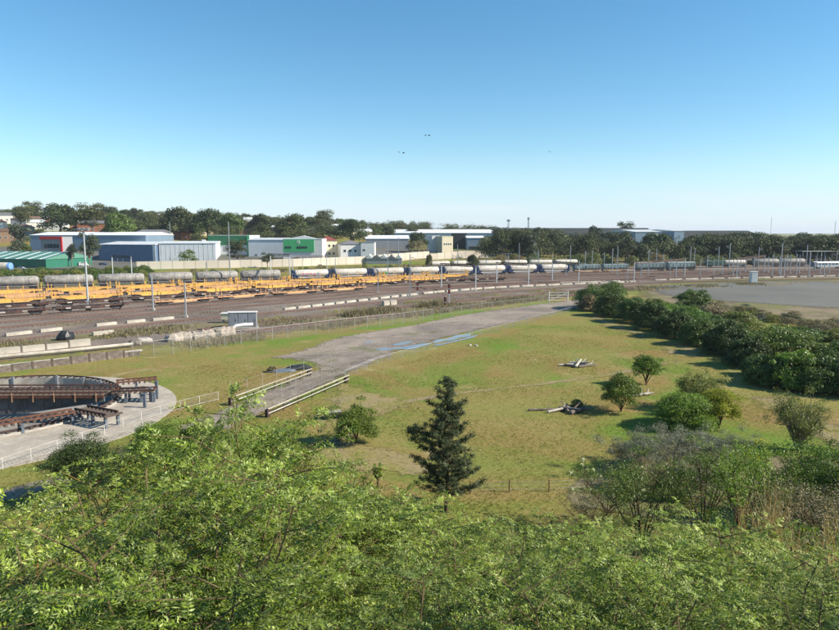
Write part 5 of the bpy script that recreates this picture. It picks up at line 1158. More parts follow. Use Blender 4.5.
for i in range(420):                      # tree belt behind the yard
    px = rnd.uniform(484, 870) if i % 3 else rnd.uniform(690, 870); Yd = rnd.choice([418, 450, 490, 530])+rnd.uniform(-12, 12)
    if 789 < px < 793: continue
    yt = skyline(px)+rnd.uniform(0, 8 if px < 690 else 4) if Yd < 480 else skyline(px)+rnd.uniform(-3, 2)
    if px < 500: yt = max(yt, 233)
    if 628 < px < 652 or 670 < px < 685: yt = max(yt, 239+rnd.uniform(0, 4))
    x = col(px, Yd, 5); z = float(ground_z(x, Yd)); h = PY(px, yt, Yd)[2]-z
    w_ = rnd.uniform(.75, 1.2)
    if belt >= 110: WOOD.append((x, Yd, z, h*.92, h*.7*w_)); continue
    kd = rnd.choice(['gum0', 'gum1', 'gum2', 'gum3', 'gum4', 'gum2']) if px < 690 else rnd.choice(['gum1', 'fig0', 'fig1', 'gum3', 'fig2']); s = h/({'g': 14, 'f': 12}[kd[0]])
    copy_tree(TREES[kd], (x, Yd, z), rnd.uniform(0, 6.3), 'bluish-green gum of the tree belt '+belt_lab(px), 'tree belt '+belt_lab(px), scale=(s*w_, s*w_, s)); belt += 1
for i in range(170):                      # low woods along the horizon
    px = rnd.uniform(-60, 900); Yd = rnd.uniform(820, 1100); x = col(px, Yd, 10); z = float(ground_z(x, Yd)); h = rnd.uniform(9, 16)
    h = min(h, PY(px, skyline(px)-1 if px < 520 or px > 755 else 231, Yd)[2]-z)
    if h > 4: WOOD.append((x, Yd, z, h, h*2.4))
for i in range(230):                      # the far crest of the hill
    px = rnd.uniform(-60, 345) if i % 2 else rnd.uniform(330, 540); Yd = rnd.uniform(745, 810); x = col(px, Yd, 30); z = float(ground_z(x, Yd))
    h = min(17, PY(px, skyline(px)+rnd.uniform(-1.5, 3.5), Yd)[2]-z)
    if h > 3: WOOD.append((x, Yd, z, h, max(8, h*rnd.uniform(.7, 1.2))))
WV = []; gw = np.random.RandomState(55)
for (x, y, z, h, w_) in WOOD:
    lo = [(x+gw.normal()*w_*.22, y+gw.normal()*w_*.22, z+h*(.35+.45*gw.rand()), w_*.26, w_*.26, h*.22) for _ in range(7)]+[(x, y, z+h*.3, w_*.36, w_*.36, h*.34)]
    WV.append(leafcloud(gw, lo, 620, .9, .55, shell=.5))
tag(link('distant_woodland', quads('distant_woodland', np.concatenate(WV), 'leaf_gum')), kind='stuff')
for i in range(60):                       # small bushes at the belt's foot
    px = rnd.uniform(490, 880); Yd = rnd.uniform(392, 412) if px < 800 else 440; x = col(px, Yd, 3); z = float(ground_z(x, Yd)); s = rnd.uniform(.9, 2.0)
    o = copy_tree(TREES[rnd.choice(['scrub0', 'scrub1', 'scrub2'])], (x, Yd, z), rnd.uniform(0, 6), 'low scrubby bush at the foot of the tree belt behind the palisade fence', 'scrub at the foot of the tree belt', scale=(s, s, s)); o['category'] = 'bush'; o.name = 'bush'
for i in range(125):                       # green bushes between the sheds and the tank wagons
    px = rnd.uniform(-20, 150) if i < 85 else rnd.uniform(150, 440)
    yb = np.interp(px, [-20, 150, 300, 440], [282, 278.5, 272.5, 267])+rnd.uniform(-3.5, 1); x, y, z = G(px, yb)
    h = rnd.uniform(3.6, 5.6) if px < 150 else rnd.uniform(1.2, 3.0); s = h/4
    kd = rnd.choice(['scrub0', 'scrub0', 'scrub2']) if px < 150 else rnd.choice(['scrub0', 'scrub1', 'scrub2'])
    lb = ('rounded green bush '+('in front of the green shed, left of the floodlight pole' if px < 50 else 'at the floodlight pole between the two sheds' if px < 100 else 'in front of the dark blue warehouse')) if px < 150 else 'low bush in front of the beige concrete wall'
    o = copy_tree(TREES[kd], (x, y, z), rnd.uniform(0, 6), lb, lb.replace('rounded green bush', 'green bushes').replace('low bush', 'low bushes'), scale=(s*1.15, s*1.15, s)); o['category'] = 'bush'; o.name = 'bush'
for t in TREES.values():
    for ch in list(t.children): bpy.data.objects.remove(ch)
    bpy.data.objects.remove(t)
# ------------------------------------------------------------------ mid-distance bushes and small trees, each its own
def branchy(g, H, W, n_st, base_split=.12, vase=.5):
    """stems rising from one foot and forking; returns segments and tips"""
    segs = []; tips = []
    for i in range(n_st):
        a = 2*math.pi*i/n_st+g.rand()*.8; r = W*.5*(.35+.6*g.rand()); p0 = np.array([0, 0, H*base_split*g.rand()]); tip = np.array([r*math.cos(a), r*math.sin(a), H*(.55+.4*g.rand())*(1-.25*(r/(W*.5))**2)])
        c = (p0+tip)/2+np.array([-math.cos(a)*r*.2*vase, -math.sin(a)*r*.2*vase, 0]); pts = [(1-t)**2*p0+2*t*(1-t)*c+t*t*tip for t in np.linspace(0, 1, 6)]
        segs.append((pts, [H*.014*(1-.75*k/5)+.01 for k in range(6)]))
        for j in range(5):
            q = pts[2+int(g.rand()*3.5)]; d = (tip-p0)*.22+g.normal(size=3)*W*.11; d[2] = abs(d[2])*.8+H*.04; e = q+d; segs.append(([q, (q+e)/2+g.normal(size=3)*.03*W, e], [H*.006+.006, H*.004+.005, .005])); tips.append((e, d))
        tips.append((tip, tip-p0))
    return segs, tips
def midtree(px, pb, pt_, wpx, leaf, lab, n=5200, size=.22, kind='dome', cat='tree', name='tree', bark='bark_brown', aspect=.36, trunk=.25, asp_w=1.0, seed=None, nst=7, droop=0, up=.2, shell=.35):
    x, y = P(px, pb); y0 = y; H = PY(px, pt_, y)[2]; W = 1.1*wpx/F*(y*math.cos(PITCH)+EYE*math.sin(PITCH)); g = np.random.RandomState(seed or int(px*7+pb)); t = thing(name, lab, cat, (x, y, float(ground_z(x, y))))
    segs, tips = branchy(g, H, W*.9, nst)
    if trunk: segs.append(([(0, 0, -.2), (.03, 0, H*trunk)], [H*.022+.02, H*.016+.015]))
    if kind == 'bush': segs = [(p, r_) for p, r_ in segs if max(abs(p[-1][0]), abs(p[-1][1])) < W*.3]
    trunk_mb(segs).build('trunk', bark, t)
    if kind == 'dome':
        lo = []
        for e, d in tips: q = W*(.09+.05*g.rand()); lo.append((e[0], e[1], max(e[2], H*trunk*1.1), q, q, q*.8))
        z0 = H*trunk*.8
        for i in range(40):
            a = i*2.4+g.rand(); ee = g.rand()*1.6-.3; r = W*.38*math.cos(ee); q = W*(.13+.07*g.rand()); lo.append((r*math.cos(a), r*math.sin(a), z0+(H-z0)*(.22+.62*math.sin(ee)), q, q, q*.85*(H-z0)/W*1.3))
    elif kind == 'bush': lo = bush_lobes(g, H, W*1.05, 26); n = int(n*1.4)
    elif kind == 'wisp':
        lo = []
        for e, d in tips: q = W*.10; lo.append((e[0], e[1], e[2], q, q, q*1.7))
    V = leafcloud(g, lo, int(n*2.0), size*1.15, aspect, up=up, shell=shell, droop=droop)
    link('crown', quads('crown', V, leaf), t); return t
midtree(621, 411.5, 375, 37, 'leaf_acacia', 'small umbrella-shaped tree with dark trunk beside the pale logs in the field', 7000, .16, trunk=.3)
midtree(646, 385, 354.5, 26, 'leaf_acacia_bright', 'smaller round yellow-green tree behind the umbrella-shaped one', 5500, .16, trunk=.35)
midtree(685, 428, 391, 60, 'leaf_acacia_bright', 'broad dense green bush in front of the pair of wispy bushes', 12000, .17, 'bush', 'bush', 'bush', trunk=.08)
midtree(719, 428, 389, 38, 'leaf_yellowing', 'yellowing upright bush right of the broad dense bush', 6500, .16, trunk=.25)
midtree(697, 412, 377, 46, 'leaf_olive', 'pale feathery bush behind the broad dense bush', 6500, .16, 'wisp', 'bush', 'bush', trunk=.1, nst=16)
midtree(797, 450, 399, 48, 'leaf_olive', 'wispy olive vase-shaped shrub with visible stems on the right of the field', 6500, .13, 'wisp', 'bush', 'shrub', 'bark_grey', trunk=.05, nst=22)
midtree(356.5, 443, 406, 40, 'leaf_acacia', 'round feathery bush with a forked trunk beside the dark trailer frame', 9000, .15, trunk=.18)
midtree(577, 410, 398.5, 13, 'leaf_olive', 'small round grey-green bush behind the dark log heap', 1800, .14, 'bush', 'bush', 'bush', trunk=.05)
midtree(89, 501, 437, 66, 'leaf_dark_feather', 'dark feathery tree with a forked trunk in front of the turntable apron', 15000, .13, trunk=.16, nst=12)
midtree(158, 478, 418, 62, 'leaf_acacia_bright', 'bright feathery bush right of the dark feathery tree', 12000, .14, 'bush', 'bush', 'bush', trunk=.06)
midtree(200, 470, 420, 50, 'leaf_acacia', 'green bush between the bright bush and the gravel strip', 9000, .14, 'bush', 'bush', 'bush', trunk=.06)
midtree(170, 442, 424, 30, 'leaf_olive', 'low olive bush touching the curved guard fence', 3000, .15, 'bush', 'bush', 'bush', trunk=.05)
midtree(378, 489, 462, 13, 'leaf_acacia_bright', 'thin leafy sapling on bare ground left of the conifer', 500, .2, 'wisp', 'sapling', 'sapling', trunk=.3, nst=4)
midtree(272, 372, 366, 9, 'leaf_brownish', 'tiny brown weed clump near the black tarpaulin', 500, .2, 'bush', 'weed', 'weed', trunk=.05)
# dark conifer
def conifer(px, pb, pt_, wpx, lab):
    x, y = P(px, pb); H = PY(px, pt_, y)[2]; W = wpx/F*y; g = np.random.RandomState(5); t = thing('conifer', lab, 'tree', (x, y, 0)); b = MB()
    sp = [(0, 0, -.3), (.1, 0, H*.3), (-.15, .1, H*.6), (.1, 0, H*.85), (.12, 0, H)]; b.tube(sp, [.16, .13, .09, .04, .012], 7); lo = []
    for i in range(105):
        f = .13+.85*(i/105); a = i*2.4+g.rand()*.5; L = W*.60*(1.02-f)**.62*(.35+.75*g.rand())
        if 2.4 < a % 6.28 < 3.9 and .3 < f < .55: L *= 1.35
        z = H*f; bx_ = np.interp(z, [0, H*.3, H*.6, H*.85, H], [0, .1, -.15, .1, .12]); e = (bx_+L*math.cos(a), L*math.sin(a), z+L*.32); m_ = (bx_+L*.5*math.cos(a), L*.5*math.sin(a), z+L*.05)
        b.tube([(bx_, 0, z), m_, e], [.035*(1-f)+.012, .02, .006], 4)
        for q in np.linspace(.3, 1.05, max(2, int(L/.24))):
            c_ = np.array([bx_+L*q*math.cos(a), L*q*math.sin(a), z+L*.32*q*q])+g.normal(size=3)*.07; r_ = .20+.16*g.rand(); lo.append((*c_, r_, r_, r_*1.15))
    lo.append((.12, 0, H*.97, .1, .1, .35)); b.build('trunk', 'bark_brown', t)
    link('crown', quads('crown', leafcloud(g, lo, 46000, .19, .2, up=0, shell=.1, droop=.7), 'leaf_she_oak'), t)
conifer(446, 512, 376, 68, 'dark ragged conifer standing alone in front of the field, left of centre')
# hedge on the right
HB = [(603, 309, 278.5, 42, 'leaf_hedge', 'big dark round bush at the far left end of the hedge'), (588, 311, 292, 14, 'leaf_brownish', 'pale dry bush hugging the left side of the big dark round hedge bush'),
 (626, 314, 295, 28, 'leaf_hedge_bright', 'bright green hedge bush directly right of the big dark round one'), (643, 318, 298, 26, 'leaf_hedge', 'olive hedge bush, second after the big dark round one'), (655, 316, 296, 22, 'leaf_olive', 'rounded olive bush in the back of the hedge left of centre'),
 (664, 325, 300, 30, 'leaf_hedge_bright', 'glossy bright hedge bush in front, left of the hedge centre'), (693, 308, 287, 27, 'leaf_hedge', 'round dark bush standing up behind the hedge'), (676, 318, 302, 20, 'leaf_hedge', 'small dark bush in the back of the hedge beside the round one'),
 (690, 333, 304, 36, 'leaf_hedge_bright', 'bright leafy hedge bush below the round dark back bush'), (712, 328, 301, 30, 'leaf_brownish', 'reddish-brown tinged bush behind the hedge right of the round dark one'), (714, 341, 314, 38, 'leaf_hedge', 'dark hedge bush in the middle with a silvery crest'),
 (738, 334, 308, 34, 'leaf_olive', 'olive bush behind the middle of the hedge'), (742, 352, 324, 36, 'leaf_hedge', 'shaded hedge bush left of the big dome'), (728, 336, 318, 26, 'leaf_gum_blue', 'silvery green bush along the hedge crest'),
 (776, 362, 316, 56, 'leaf_hedge', 'large domed dark green tree in the right part of the hedge'), (802, 350, 328, 34, 'leaf_hedge', 'green bush behind the large dome'), (822, 345, 328, 34, 'leaf_brownish', 'brownish bush at the right behind the large dome'),
 (845, 352, 330, 34, 'leaf_olive', 'olive bush at the right edge behind the hedge'), (793, 398, 346, 44, 'leaf_hedge_bright', 'bright green bush front right under the large dome'), (822, 402, 350, 44, 'leaf_hedge', 'broad bush at the right edge with pale flowering top'),
 (858, 405, 350, 50, 'leaf_hedge', 'bush cut by the right edge at the near end of the hedge'), (840, 380, 338, 50, 'leaf_hedge', 'bush behind the near end of the hedge at the right edge'), (815, 376, 342, 30, 'leaf_gum_blue', 'silvery flowering bush at the right'), (760, 376, 350, 26, 'leaf_hedge', 'low bush in front of the large dome in its shade')]
for q, (px, pb) in enumerate([(612, 316), (632, 322), (652, 329), (676, 337), (700, 345), (724, 354), (748, 366), (766, 384), (784, 397)]):
    HB.append((px, pb, pb-27-q*1.2, 27+q, ['leaf_dark_feather', 'leaf_hedge', 'leaf_dark_feather'][q % 3], 'low shaded bush on the field side of the hedge, %s from its far end' % ORD[q]))  # darker leaves here paint shade onto the hedge's field side
for i, (px, pb, pt_, wpx, lf, lab) in enumerate(HB):
    pb2 = pb-(11 if px > 780 else 0); g = np.random.RandomState(900+i); x, y = P(px, pb2); pt_ -= (pb-pb2)*.35; H0_ = 0; H = PY(px, pt_, y)[2]; W = wpx/F*(y+2)*1.42; H *= .94 if px < 760 else .84; t = thing('hedge_bush', lab, 'bush', (x, y, 0))
    trunk_mb([([(0, 0, 0), (g.rand()*.4, g.rand()*.4, H*.5)], [.12, .05])]+[([(0, 0, .1), (W*.2*math.cos(a), W*.2*math.sin(a), H*.6)], [.08, .03]) for a in (0, 2, 4)]).build('trunk', 'bark_brown', t)
    link('crown', quads('crown', leafcloud(g, bush_lobes(g, H, W, 14)+[(W*.44*math.cos(a)*c_, W*.44*math.sin(a)*c_, H*(.2+.8*g.rand())*(1.12-.5*c_), W*(.05+.08*g.rand()), W*(.05+.08*g.rand()), H*(.08+.10*g.rand())) for a, c_ in [(g.rand()*6.28, g.rand()**.5) for _ in range(22)]], int(6500+W*H*240), .29, .45, up=.4, shell=.5), lf), t)
for i in range(34):                       # grey-brown low scrub behind the hedge
    px = 722+i*4.6+rnd.uniform(-2, 2); pb = np.interp(px, [722, 839, 900], [312, 332, 342])+rnd.uniform(-2, 3); x, y = P(px, pb); g = np.random.RandomState(70+i % 4)
    key = 'gs%d' % (i % 4)
    if key not in TR:
        t = thing('scrub_bush', '', 'bush'); trunk_mb([([(0, 0, 0), (.1, 0, 1.2)], [.08, .03])]).build('trunk', 'twig_brown', t)
        link('crown', quads('crown', leafcloud(g, bush_lobes(g, 2.3, 4.2, 12), 2600, .2, .35, shell=.3), ['leaf_brownish', 'leaf_grey_scrub', 'leaf_brownish', 'leaf_olive'][i % 4]), t); TR[key] = t; o = t
    else: o = copy_tree(TR[key])
    s = rnd.uniform(.8, 1.3); o.location = (x, y, 0); o.rotation_euler = (0, 0, rnd.uniform(0, 6)); o.scale = (s, s, s); tag(o, 'grey-brown scrub bush in the low row between the hedge and the asphalt lot', 'bush', 'low scrub row behind the hedge')
# ------------------------------------------------------------------ grass and weeds
def scatter(name, kindmat, pts, h, w_, per, lean=.5, var=.5, mat2=None, z=True):
    g = np.random.RandomState(len(pts)); pts = np.asarray(pts); n = len(pts)*per; base = np.repeat(pts, per, 0)+g.normal(size=(n, 2))*np.repeat(h if np.ndim(h) else np.full(len(pts), h), per)[:, None]*.35
    zz = ground_z(base[:, 0], base[:, 1])+.02; hh = (np.repeat(h, per) if np.ndim(h) else h)*(1-var+2*var*g.rand(n)); a = g.rand(n)*6.28; ln = g.rand(n)*lean
    u = np.stack([np.cos(a), np.sin(a), 0*a], 1); l = np.stack([-np.sin(a)*ln, np.cos(a)*ln, np.ones(n)], 1); p = np.c_[base, zz]
    ww = w_*(.6+.8*g.rand(n)); top = p+l*hh[:, None]; V = np.stack([p-u*ww[:, None]/2, p+u*ww[:, None]/2, top+u*ww[:, None]*.12, top-u*ww[:, None]*.12], 1)
    return tag(link(name, quads(name, V, kindmat)), kind='stuff')
def inpoly(px_, py_, poly):
    c = False; j = len(poly)-1
    for i in range(len(poly)):
        if (poly[i][1] > py_) != (poly[j][1] > py_) and px_ < (poly[j][0]-poly[i][0])*(py_-poly[i][1])/(poly[j][1]-poly[i][1])+poly[i][0]: c = not c
        j = i
    return c
field = [(60, 420), (180, 370), (330, 343), (350, 378), (560, 318), (605, 315), (800, 400), (900, 470), (800, 520), (500, 540), (200, 560), (-60, 540), (-60, 470)]
pts = []
g = np.random.RandomState(3)
while len(pts) < 34000:
    x, y = g.uniform(-70, 75), 30+g.rand()**1.6*110
    t_ = y*math.cos(PITCH)+EYE*math.sin(PITCH); px_ = 419.5+F*x/t_; v = (EYE*math.cos(PITCH)-y*math.sin(PITCH))/t_; py_ = 315+F*v
    if inpoly(px_, py_, field) and (x-TT[0])**2+(y-TT[1])**2 > 23**2 and math.sin(x*.35+math.sin(y*.2)*2)+math.sin(y*.31+x*.1)+g.normal()*.9 > -.2: pts.append((x, y))
scatter('grass_tufts', 'grass_blades', pts, .09, .05, 3, 1.4)
def along(keyline, width, n, seed):
    g = np.random.RandomState(seed); pl = catmull(pp(keyline)); L = arclen(pl)[-1]; out = []
    for i in range(n):
        p, a = at_s(pl, g.rand()*L); d = g.normal()*width*.45
        if math.sin(p[0]*.13+p[1]*.21)+math.sin(p[0]*.31)+g.normal()*.6 < -.3: continue
        out.append((p[0]-math.sin(a)*d, p[1]+math.cos(a)*d))
    return out
scatter('dry_weeds', 'leaf_brownish', along([(-60, 352), (0, 347), (120, 334), (220, 326), (300, 321), (400, 311), (480, 303), (560, 295), (640, 289), (760, 284)], 6, 3500, 4), .55, .12, 7, .9)
scatter('dry_weeds', 'leaf_brownish', along([(135, 352), (200, 345), (300, 331), (400, 317), (480, 306), (560, 297)], 4.0, 3000, 5), .65, .06, 9, .7)
scatter('tall_weeds', 'leaf_brownish', along([(345, 317), (400, 310), (440, 305)], 2.2, 500, 6), 1.1, .14, 12, .8)
scatter('weedy_grass', 'leaf_brownish', along([(60, 344), (160, 329), (240, 321)], 3, 900, 7), .4, .1, 7, .8)
scatter('yard_weeds', 'leaf_brownish', along([(-30, 333), (165, 316), (300, 306), (450, 292), (700, 280), (900, 275)], 3.5, 1500, 12), .28, .10, 6, .9)
scatter('yard_weeds', 'grass_blades', along([(-30, 350), (120, 336), (300, 316), (440, 300), (560, 290)], 5, 900, 13), .3, .10, 6, .9)
scatter('green_verge', 'grass_blades', along([(-30, 281), (150, 276.5), (300, 271), (480, 263)], 10, 1600, 8), .7, .2, 8, .8)
scatter('dry_weeds', 'straw', along([(620, 292), (700, 287), (839, 283), (950, 282)], 5, 900, 9), .3, .1, 6, .8)
# ------------------------------------------------------------------ near slope: feathery shrubs, saplings, dry stalks
def frond_template(pairs, curve):
    q = []; rg = np.random.RandomState(pairs)
    def leaf(p, d, L, w_, nz):
        d = d/np.linalg.norm(d); s = np.cross([0, 0, 1], d); s /= np.linalg.norm(s); up = np.array([0, 0, nz]); q.append([p, p+d*L*.45+s*w_*.5+up*L, p+d*L+up*L*.3, p+d*L*.45-s*w_*.5+up*L])
    for k in range(pairs):
        f = .14+.82*k/(pairs-1); p = np.array([f, 0, -curve*f*f]); sz = .22*(1-.35*abs(f-.45)/.5)
        for s in (-1, 1): leaf(p, np.array([.42+.25*rg.normal(), s*1.0, -.25*curve+.28*rg.normal()]), sz*(.9+.3*rg.rand()), sz*.38, .22*rg.normal())
    leaf(np.array([.97, 0, -curve*.95]), np.array([1, 0, -curve]), .17, .08, 0)
    a = [0, 0, 0]
    for f0, f1 in ((0, .33), (.33, .66), (.66, 1)):
        q.append([np.array([f0, -.008, -curve*f0*f0]), np.array([f1, -.008, -curve*f1*f1]), np.array([f1, .008, -curve*f1*f1]), np.array([f0, .008, -curve*f0*f0])])
    return np.array(q)
FT = [frond_template(9, .12), frond_template(8, .3), frond_template(10, .45)]
def fronds_mesh(name, FR, mat):
    """FR: (pos, direction, length, roll, template)"""
    out = []
    for k in range(3):
        S = [f for f in FR if f[4] == k]
        if not S: continue
        p = np.array([f[0] for f in S]); d = np.array([f[1] for f in S]); d /= np.linalg.norm(d, axis=1)[:, None]; L = np.array([f[2] for f in S]); ro = np.array([f[3] for f in S])
        side = np.cross([0, 0, 1.0], d); side /= (np.linalg.norm(side, axis=1)[:, None]+1e-6); up = np.cross(d, side)
        s2 = side*np.cos(ro)[:, None]+up*np.sin(ro)[:, None]; u2 = np.cross(d, s2); M = np.stack([d, s2, u2], 2)*L[:, None, None]
        W_ = np.einsum('nij,qvj->nqvi', M, FT[k])+p[:, None, None, :]; out.append(W_.reshape(-1, 4, 3))
    return quads(name, np.concatenate(out), mat)
FM = [[quads('frond', FT[k], m_) for k in range(3)] for m_ in ('leaf_locust', 'leaf_locust_blue')]
def gen_shrub(seed, H, Rr, nst, nbr, nfr, fl=.2, leaf='leaf_locust', name='feathery_shrub', bark='bark_stem', solo=36, upright=.5):
    g = np.random.RandomState(seed); t = thing(name, '', 'shrub'); b = MB(); FR = []
    for i in range(nst):
        a = 2*math.pi*(i+g.rand()*.7)/nst; r = Rr*(.25+.6*g.rand()) if nst > 1 else Rr*.12; top = np.array([r*math.cos(a), r*math.sin(a), H*(.72+.28*g.rand())*(1-.18*r/Rr)]); p0 = np.array([.12*math.cos(a), .12*math.sin(a), -.3])
        c = np.array([r*.25*math.cos(a), r*.25*math.sin(a), H*.55]); ts = np.linspace(0, 1, 9); pts = [(1-u)**2*p0+2*u*(1-u)*c+u*u*top+g.normal(size=3)*.02 for u in ts]
        b.tube(pts, [(.013*(1-.8*u)+.003)*(1 if nst > 2 else 1.1) for u in ts], 5)
        for j in range(nbr):
            f0 = .32 if nst > 2 else .12; f = f0+(.98-f0)*(j+g.rand())/nbr; k = min(7, int(f*8)); q = pts[k]+(pts[k+1]-pts[k])*(f*8-k); ba = a+g.normal()*1.3+(math.pi if g.rand() < .25 else 0); Lb = Rr*(.55-.3*f+.15*g.rand())*1.1
            d = np.array([math.cos(ba), math.sin(ba), upright*(.3+.9*g.rand())]); e = q+d*Lb; m_ = q+d*Lb*.5+g.normal(size=3)*.06; b.tube([q, m_, e], [.0055, .004, .002], 4)
            for s in range(nfr):
                u = .15+.88*(s+g.rand()*.5)/nfr; p = q*(1-u)+e*u; fa = ba+(1 if s % 2 else -1)*(.5+.7*g.rand()); fd = np.array([math.cos(fa), math.sin(fa), .15+.5*g.normal()*.5])
                FR.append((p, fd, fl*(.7+.6*g.rand()), g.normal()*.35, int(g.randint(3))))
        for s in range(5):
            fa = g.rand()*6.28; FR.append((top, np.array([math.cos(fa), math.sin(fa), .6+.5*g.rand()]), fl*(.6+.5*g.rand()), g.normal()*.3, int(g.randint(3))))
    b.build('stem', bark, t)
    order = np.argsort([-(f[0][2]+.35*np.hypot(f[0][0], f[0][1])) for f in FR]); pick = set(order[:solo*3:3].tolist())
    for i in pick:
        p, d, L, ro, k = FR[i]; o = link('frond', FM[0 if leaf == 'leaf_locust' else 1][k], t); d = Vector(d).normalized(); s = Vector((0, 0, 1)).cross(d).normalized(); u = d.cross(s)
        s2 = s*math.cos(ro)+u*math.sin(ro); u2 = d.cross(s2); M = Matrix((d, s2, u2)).transposed().to_4x4(); o.matrix_local = Matrix.Translation(Vector(p))@M@Matrix.Scale(L, 4)
    o = link('foliage', fronds_mesh('foliage', [f for i, f in enumerate(FR) if i not in pick], leaf), t); o['kind'] = 'stuff'
    return t
SH = [gen_shrub(11, 3.0, 1.55, 10, 14, 17, .175), gen_shrub(12, 3.0, 1.4, 9, 15, 17, .16, 'leaf_locust_blue'), gen_shrub(13, 3.0, 1.6, 11, 13, 17, .19), gen_shrub(14, 3.0, 1.3, 9, 14, 17, .15)]
TOP = [(-60, 475), (0, 484), (30, 505), (60, 538), (112, 538), (140, 462), (170, 428), (200, 404), (235, 384), (275, 380), (310, 392), (330, 418), (355, 450), (380, 470), (420, 484), (445, 497), (480, 512), (520, 520), (560, 516), (600, 512), (640, 500), (700, 500), (750, 515), (800, 538), (839, 552), (920, 560)]
def topline(px): return float(np.interp(px, [a for a, _ in TOP], [b for _, b in TOP]))
used = [0]*4; shrubs = []
r2 = random.Random(41)
def put_shrub(px, Yd, k, drop=0, wide=1.0, lab=None, group=None):
    x = (px-419.5)/F*(Yd+2.0); z = float(ground_z(x, Yd)); e_ = 90 if Yd < 5 else 60 if Yd < 6.6 else 35 if Yd < 8.5 else 15; tp = PY(px, max(topline(px-e_) if px < 320 else 0, topline(px), topline(px+e_)*(px > 300))+drop, Yd)[2]; h = tp-z
    if h < .9: return
    h = min(h, 5.6); o = SH[k] if not used[k] else copy_tree(SH[k]); used[k] += 1
    s = h/3.0; sw = max(.75, min(1.25, s))*wide; o.location = (x, Yd, z); o.rotation_euler = (0, 0, r2.uniform(0, 6.28)); o.scale = (sw, sw, s)
    ar = 'left' if px < 260 else 'middle' if px < 560 else 'right'
    tag(o, lab or 'feathery green shrub in the foreground thicket at the bottom %s' % ar, 'shrub', group or 'foreground thicket, bottom '+ar); shrubs.append(o)
for Yd, st in ((4.2, 150), (5.6, 120), (7.4, 100), (9.6, 90), (12.5, 85)):
    px = -60+r2.uniform(0, 60)
    while px < 900:
        if not (Yd > 9 and px > 640) and not (0 < px < 182 and Yd > 5) and not (30 < px < 135): put_shrub(px+r2.uniform(-15, 15), Yd+r2.uniform(-.5, .5), r2.choice([0, 1, 2, 3] if px > 180 else [0, 1, 1, 3]), r2.uniform(-12 if 150 < px < 560 else 0, 12)+(25 if Yd < 4.9 else 8 if Yd < 6.3 else 0))
        px += st
# slim saplings standing above the thicket
def sapling(px, pt_, Yd, seed, lab, n=5, Rr=.55, low=1.7, fl=.2):
    x = (px-419.5)/F*(Yd+2); z = float(ground_z(x, Yd)); tp = PY(px, pt_, Yd)[2]; H = tp-z; t = gen_shrub(seed, H, Rr, max(n, 2), 18, 8, fl, 'leaf_locust', 'sapling', 'bark_orange', solo=20, upright=.9); t.location = (x, Yd, z); tag(t, lab, 'sapling')
sapling(124, 384, 6.2, 31, 'slim leafy sapling rising in front of the turntable at the left', 1, .9, fl=.22)
sapling(243, 404, 7.6, 32, 'leafy sapling reaching up left of the white beam railings', 2, .8)
sapling(306, 402, 7.0, 33, 'leafy sapling overlapping the near end of the lower white beams', 2, .8)
sapling(205, 430, 6.4, 36, 'orange-stemmed sapling in the left foreground', 2, .9); sapling(338, 425, 9.0, 37, 'yellow-green sapling below the trailer frame', 2, .7)
sapling(640, 474, 8.0, 34, 'slender sapling with bare stem in the right foreground', 2, .8); sapling(850, 372, 4.5, 35, 'leafy branch tips of a sapling cut by the right edge', 2, .8); sapling(395, 478, 8, 38, 'yellowish sapling tip under the conifer', 2, .7)
for i, (px, pt_, Yd, lab) in enumerate([(180, 425, 7.2, 'thin leafy sapling right of the dark feathery tree'), (222, 398, 8.2, 'tall thin sapling in front of the gravel strip'), (262, 385, 8.6, 'tallest thin sapling left of the lower white beams'), (288, 400, 7.6, 'leafy sapling between the two tallest in front of the white beams'), (322, 392, 9.4, 'sapling tip reaching the right end of the lower white beams'), (355, 430, 8.4, 'sapling just right of the round feathery bush foot'), (700, 486, 9.5, 'sapling tip in front of the grey scrub')]):
    sapling(px, pt_, Yd, 60+i, lab, 3, 1.0, fl=.17)
# broad-leaved bushes among them
def broadbush(px, Yd, H, W, leaf, lab, n=5000, size=.09, name='leafy_shrub', bark='bark_brown', flowers=None, aspect=.45, droop=0, lobes=16, shell=.2):
    x = (px-419.5)/F*(Yd+2); z = float(ground_z(x, Yd)); g = np.random.RandomState(int(px+Yd*10)); t = thing(name, lab, 'shrub', (x, Yd, z)); segs, tips = branchy(g, H, W, 9); trunk_mb([(p, [q*.6 for q in r_]) for p, r_ in segs]).build('stem', bark, t)
    lo = [(e[0], e[1], e[2], W*.10, W*.10, W*.10) for e, d in tips]+bush_lobes(g, H, W, lobes)[1:]
    o = link('foliage', quads('foliage', leafcloud(g, lo, n, size, aspect, shell=shell, droop=droop), leaf), t)
    if flowers:
        o = link('blossom', quads('blossom', leafcloud(g, [(e[0], e[1], e[2]+.08, .14, .14, .2) for e, d in tips[::2]], flowers[1], .09, .8, shell=0), flowers[0]), t)
    return t
broadbush(508, 22, 5.2, 2.8, 'leaf_broad', 'dark glossy bush standing out of the thicket below the broken wire fence', 9000, .12)
broadbush(565, 24, 5.6, 3.0, 'leaf_broad', 'glossy green bush left of the white-flowering shrub', 9000, .12)
broadbush(607, 42, 4.0, 5.0, 'leaf_acacia', 'shrub with clusters of cream blossoms at the right centre', 8000, .10, flowers=('petal_white', 1100))
broadbush(588, 40, 3.0, 4.4, 'leaf_brownish', 'dry half-bare shrub behind the cream-blossomed one', 2500, .09)
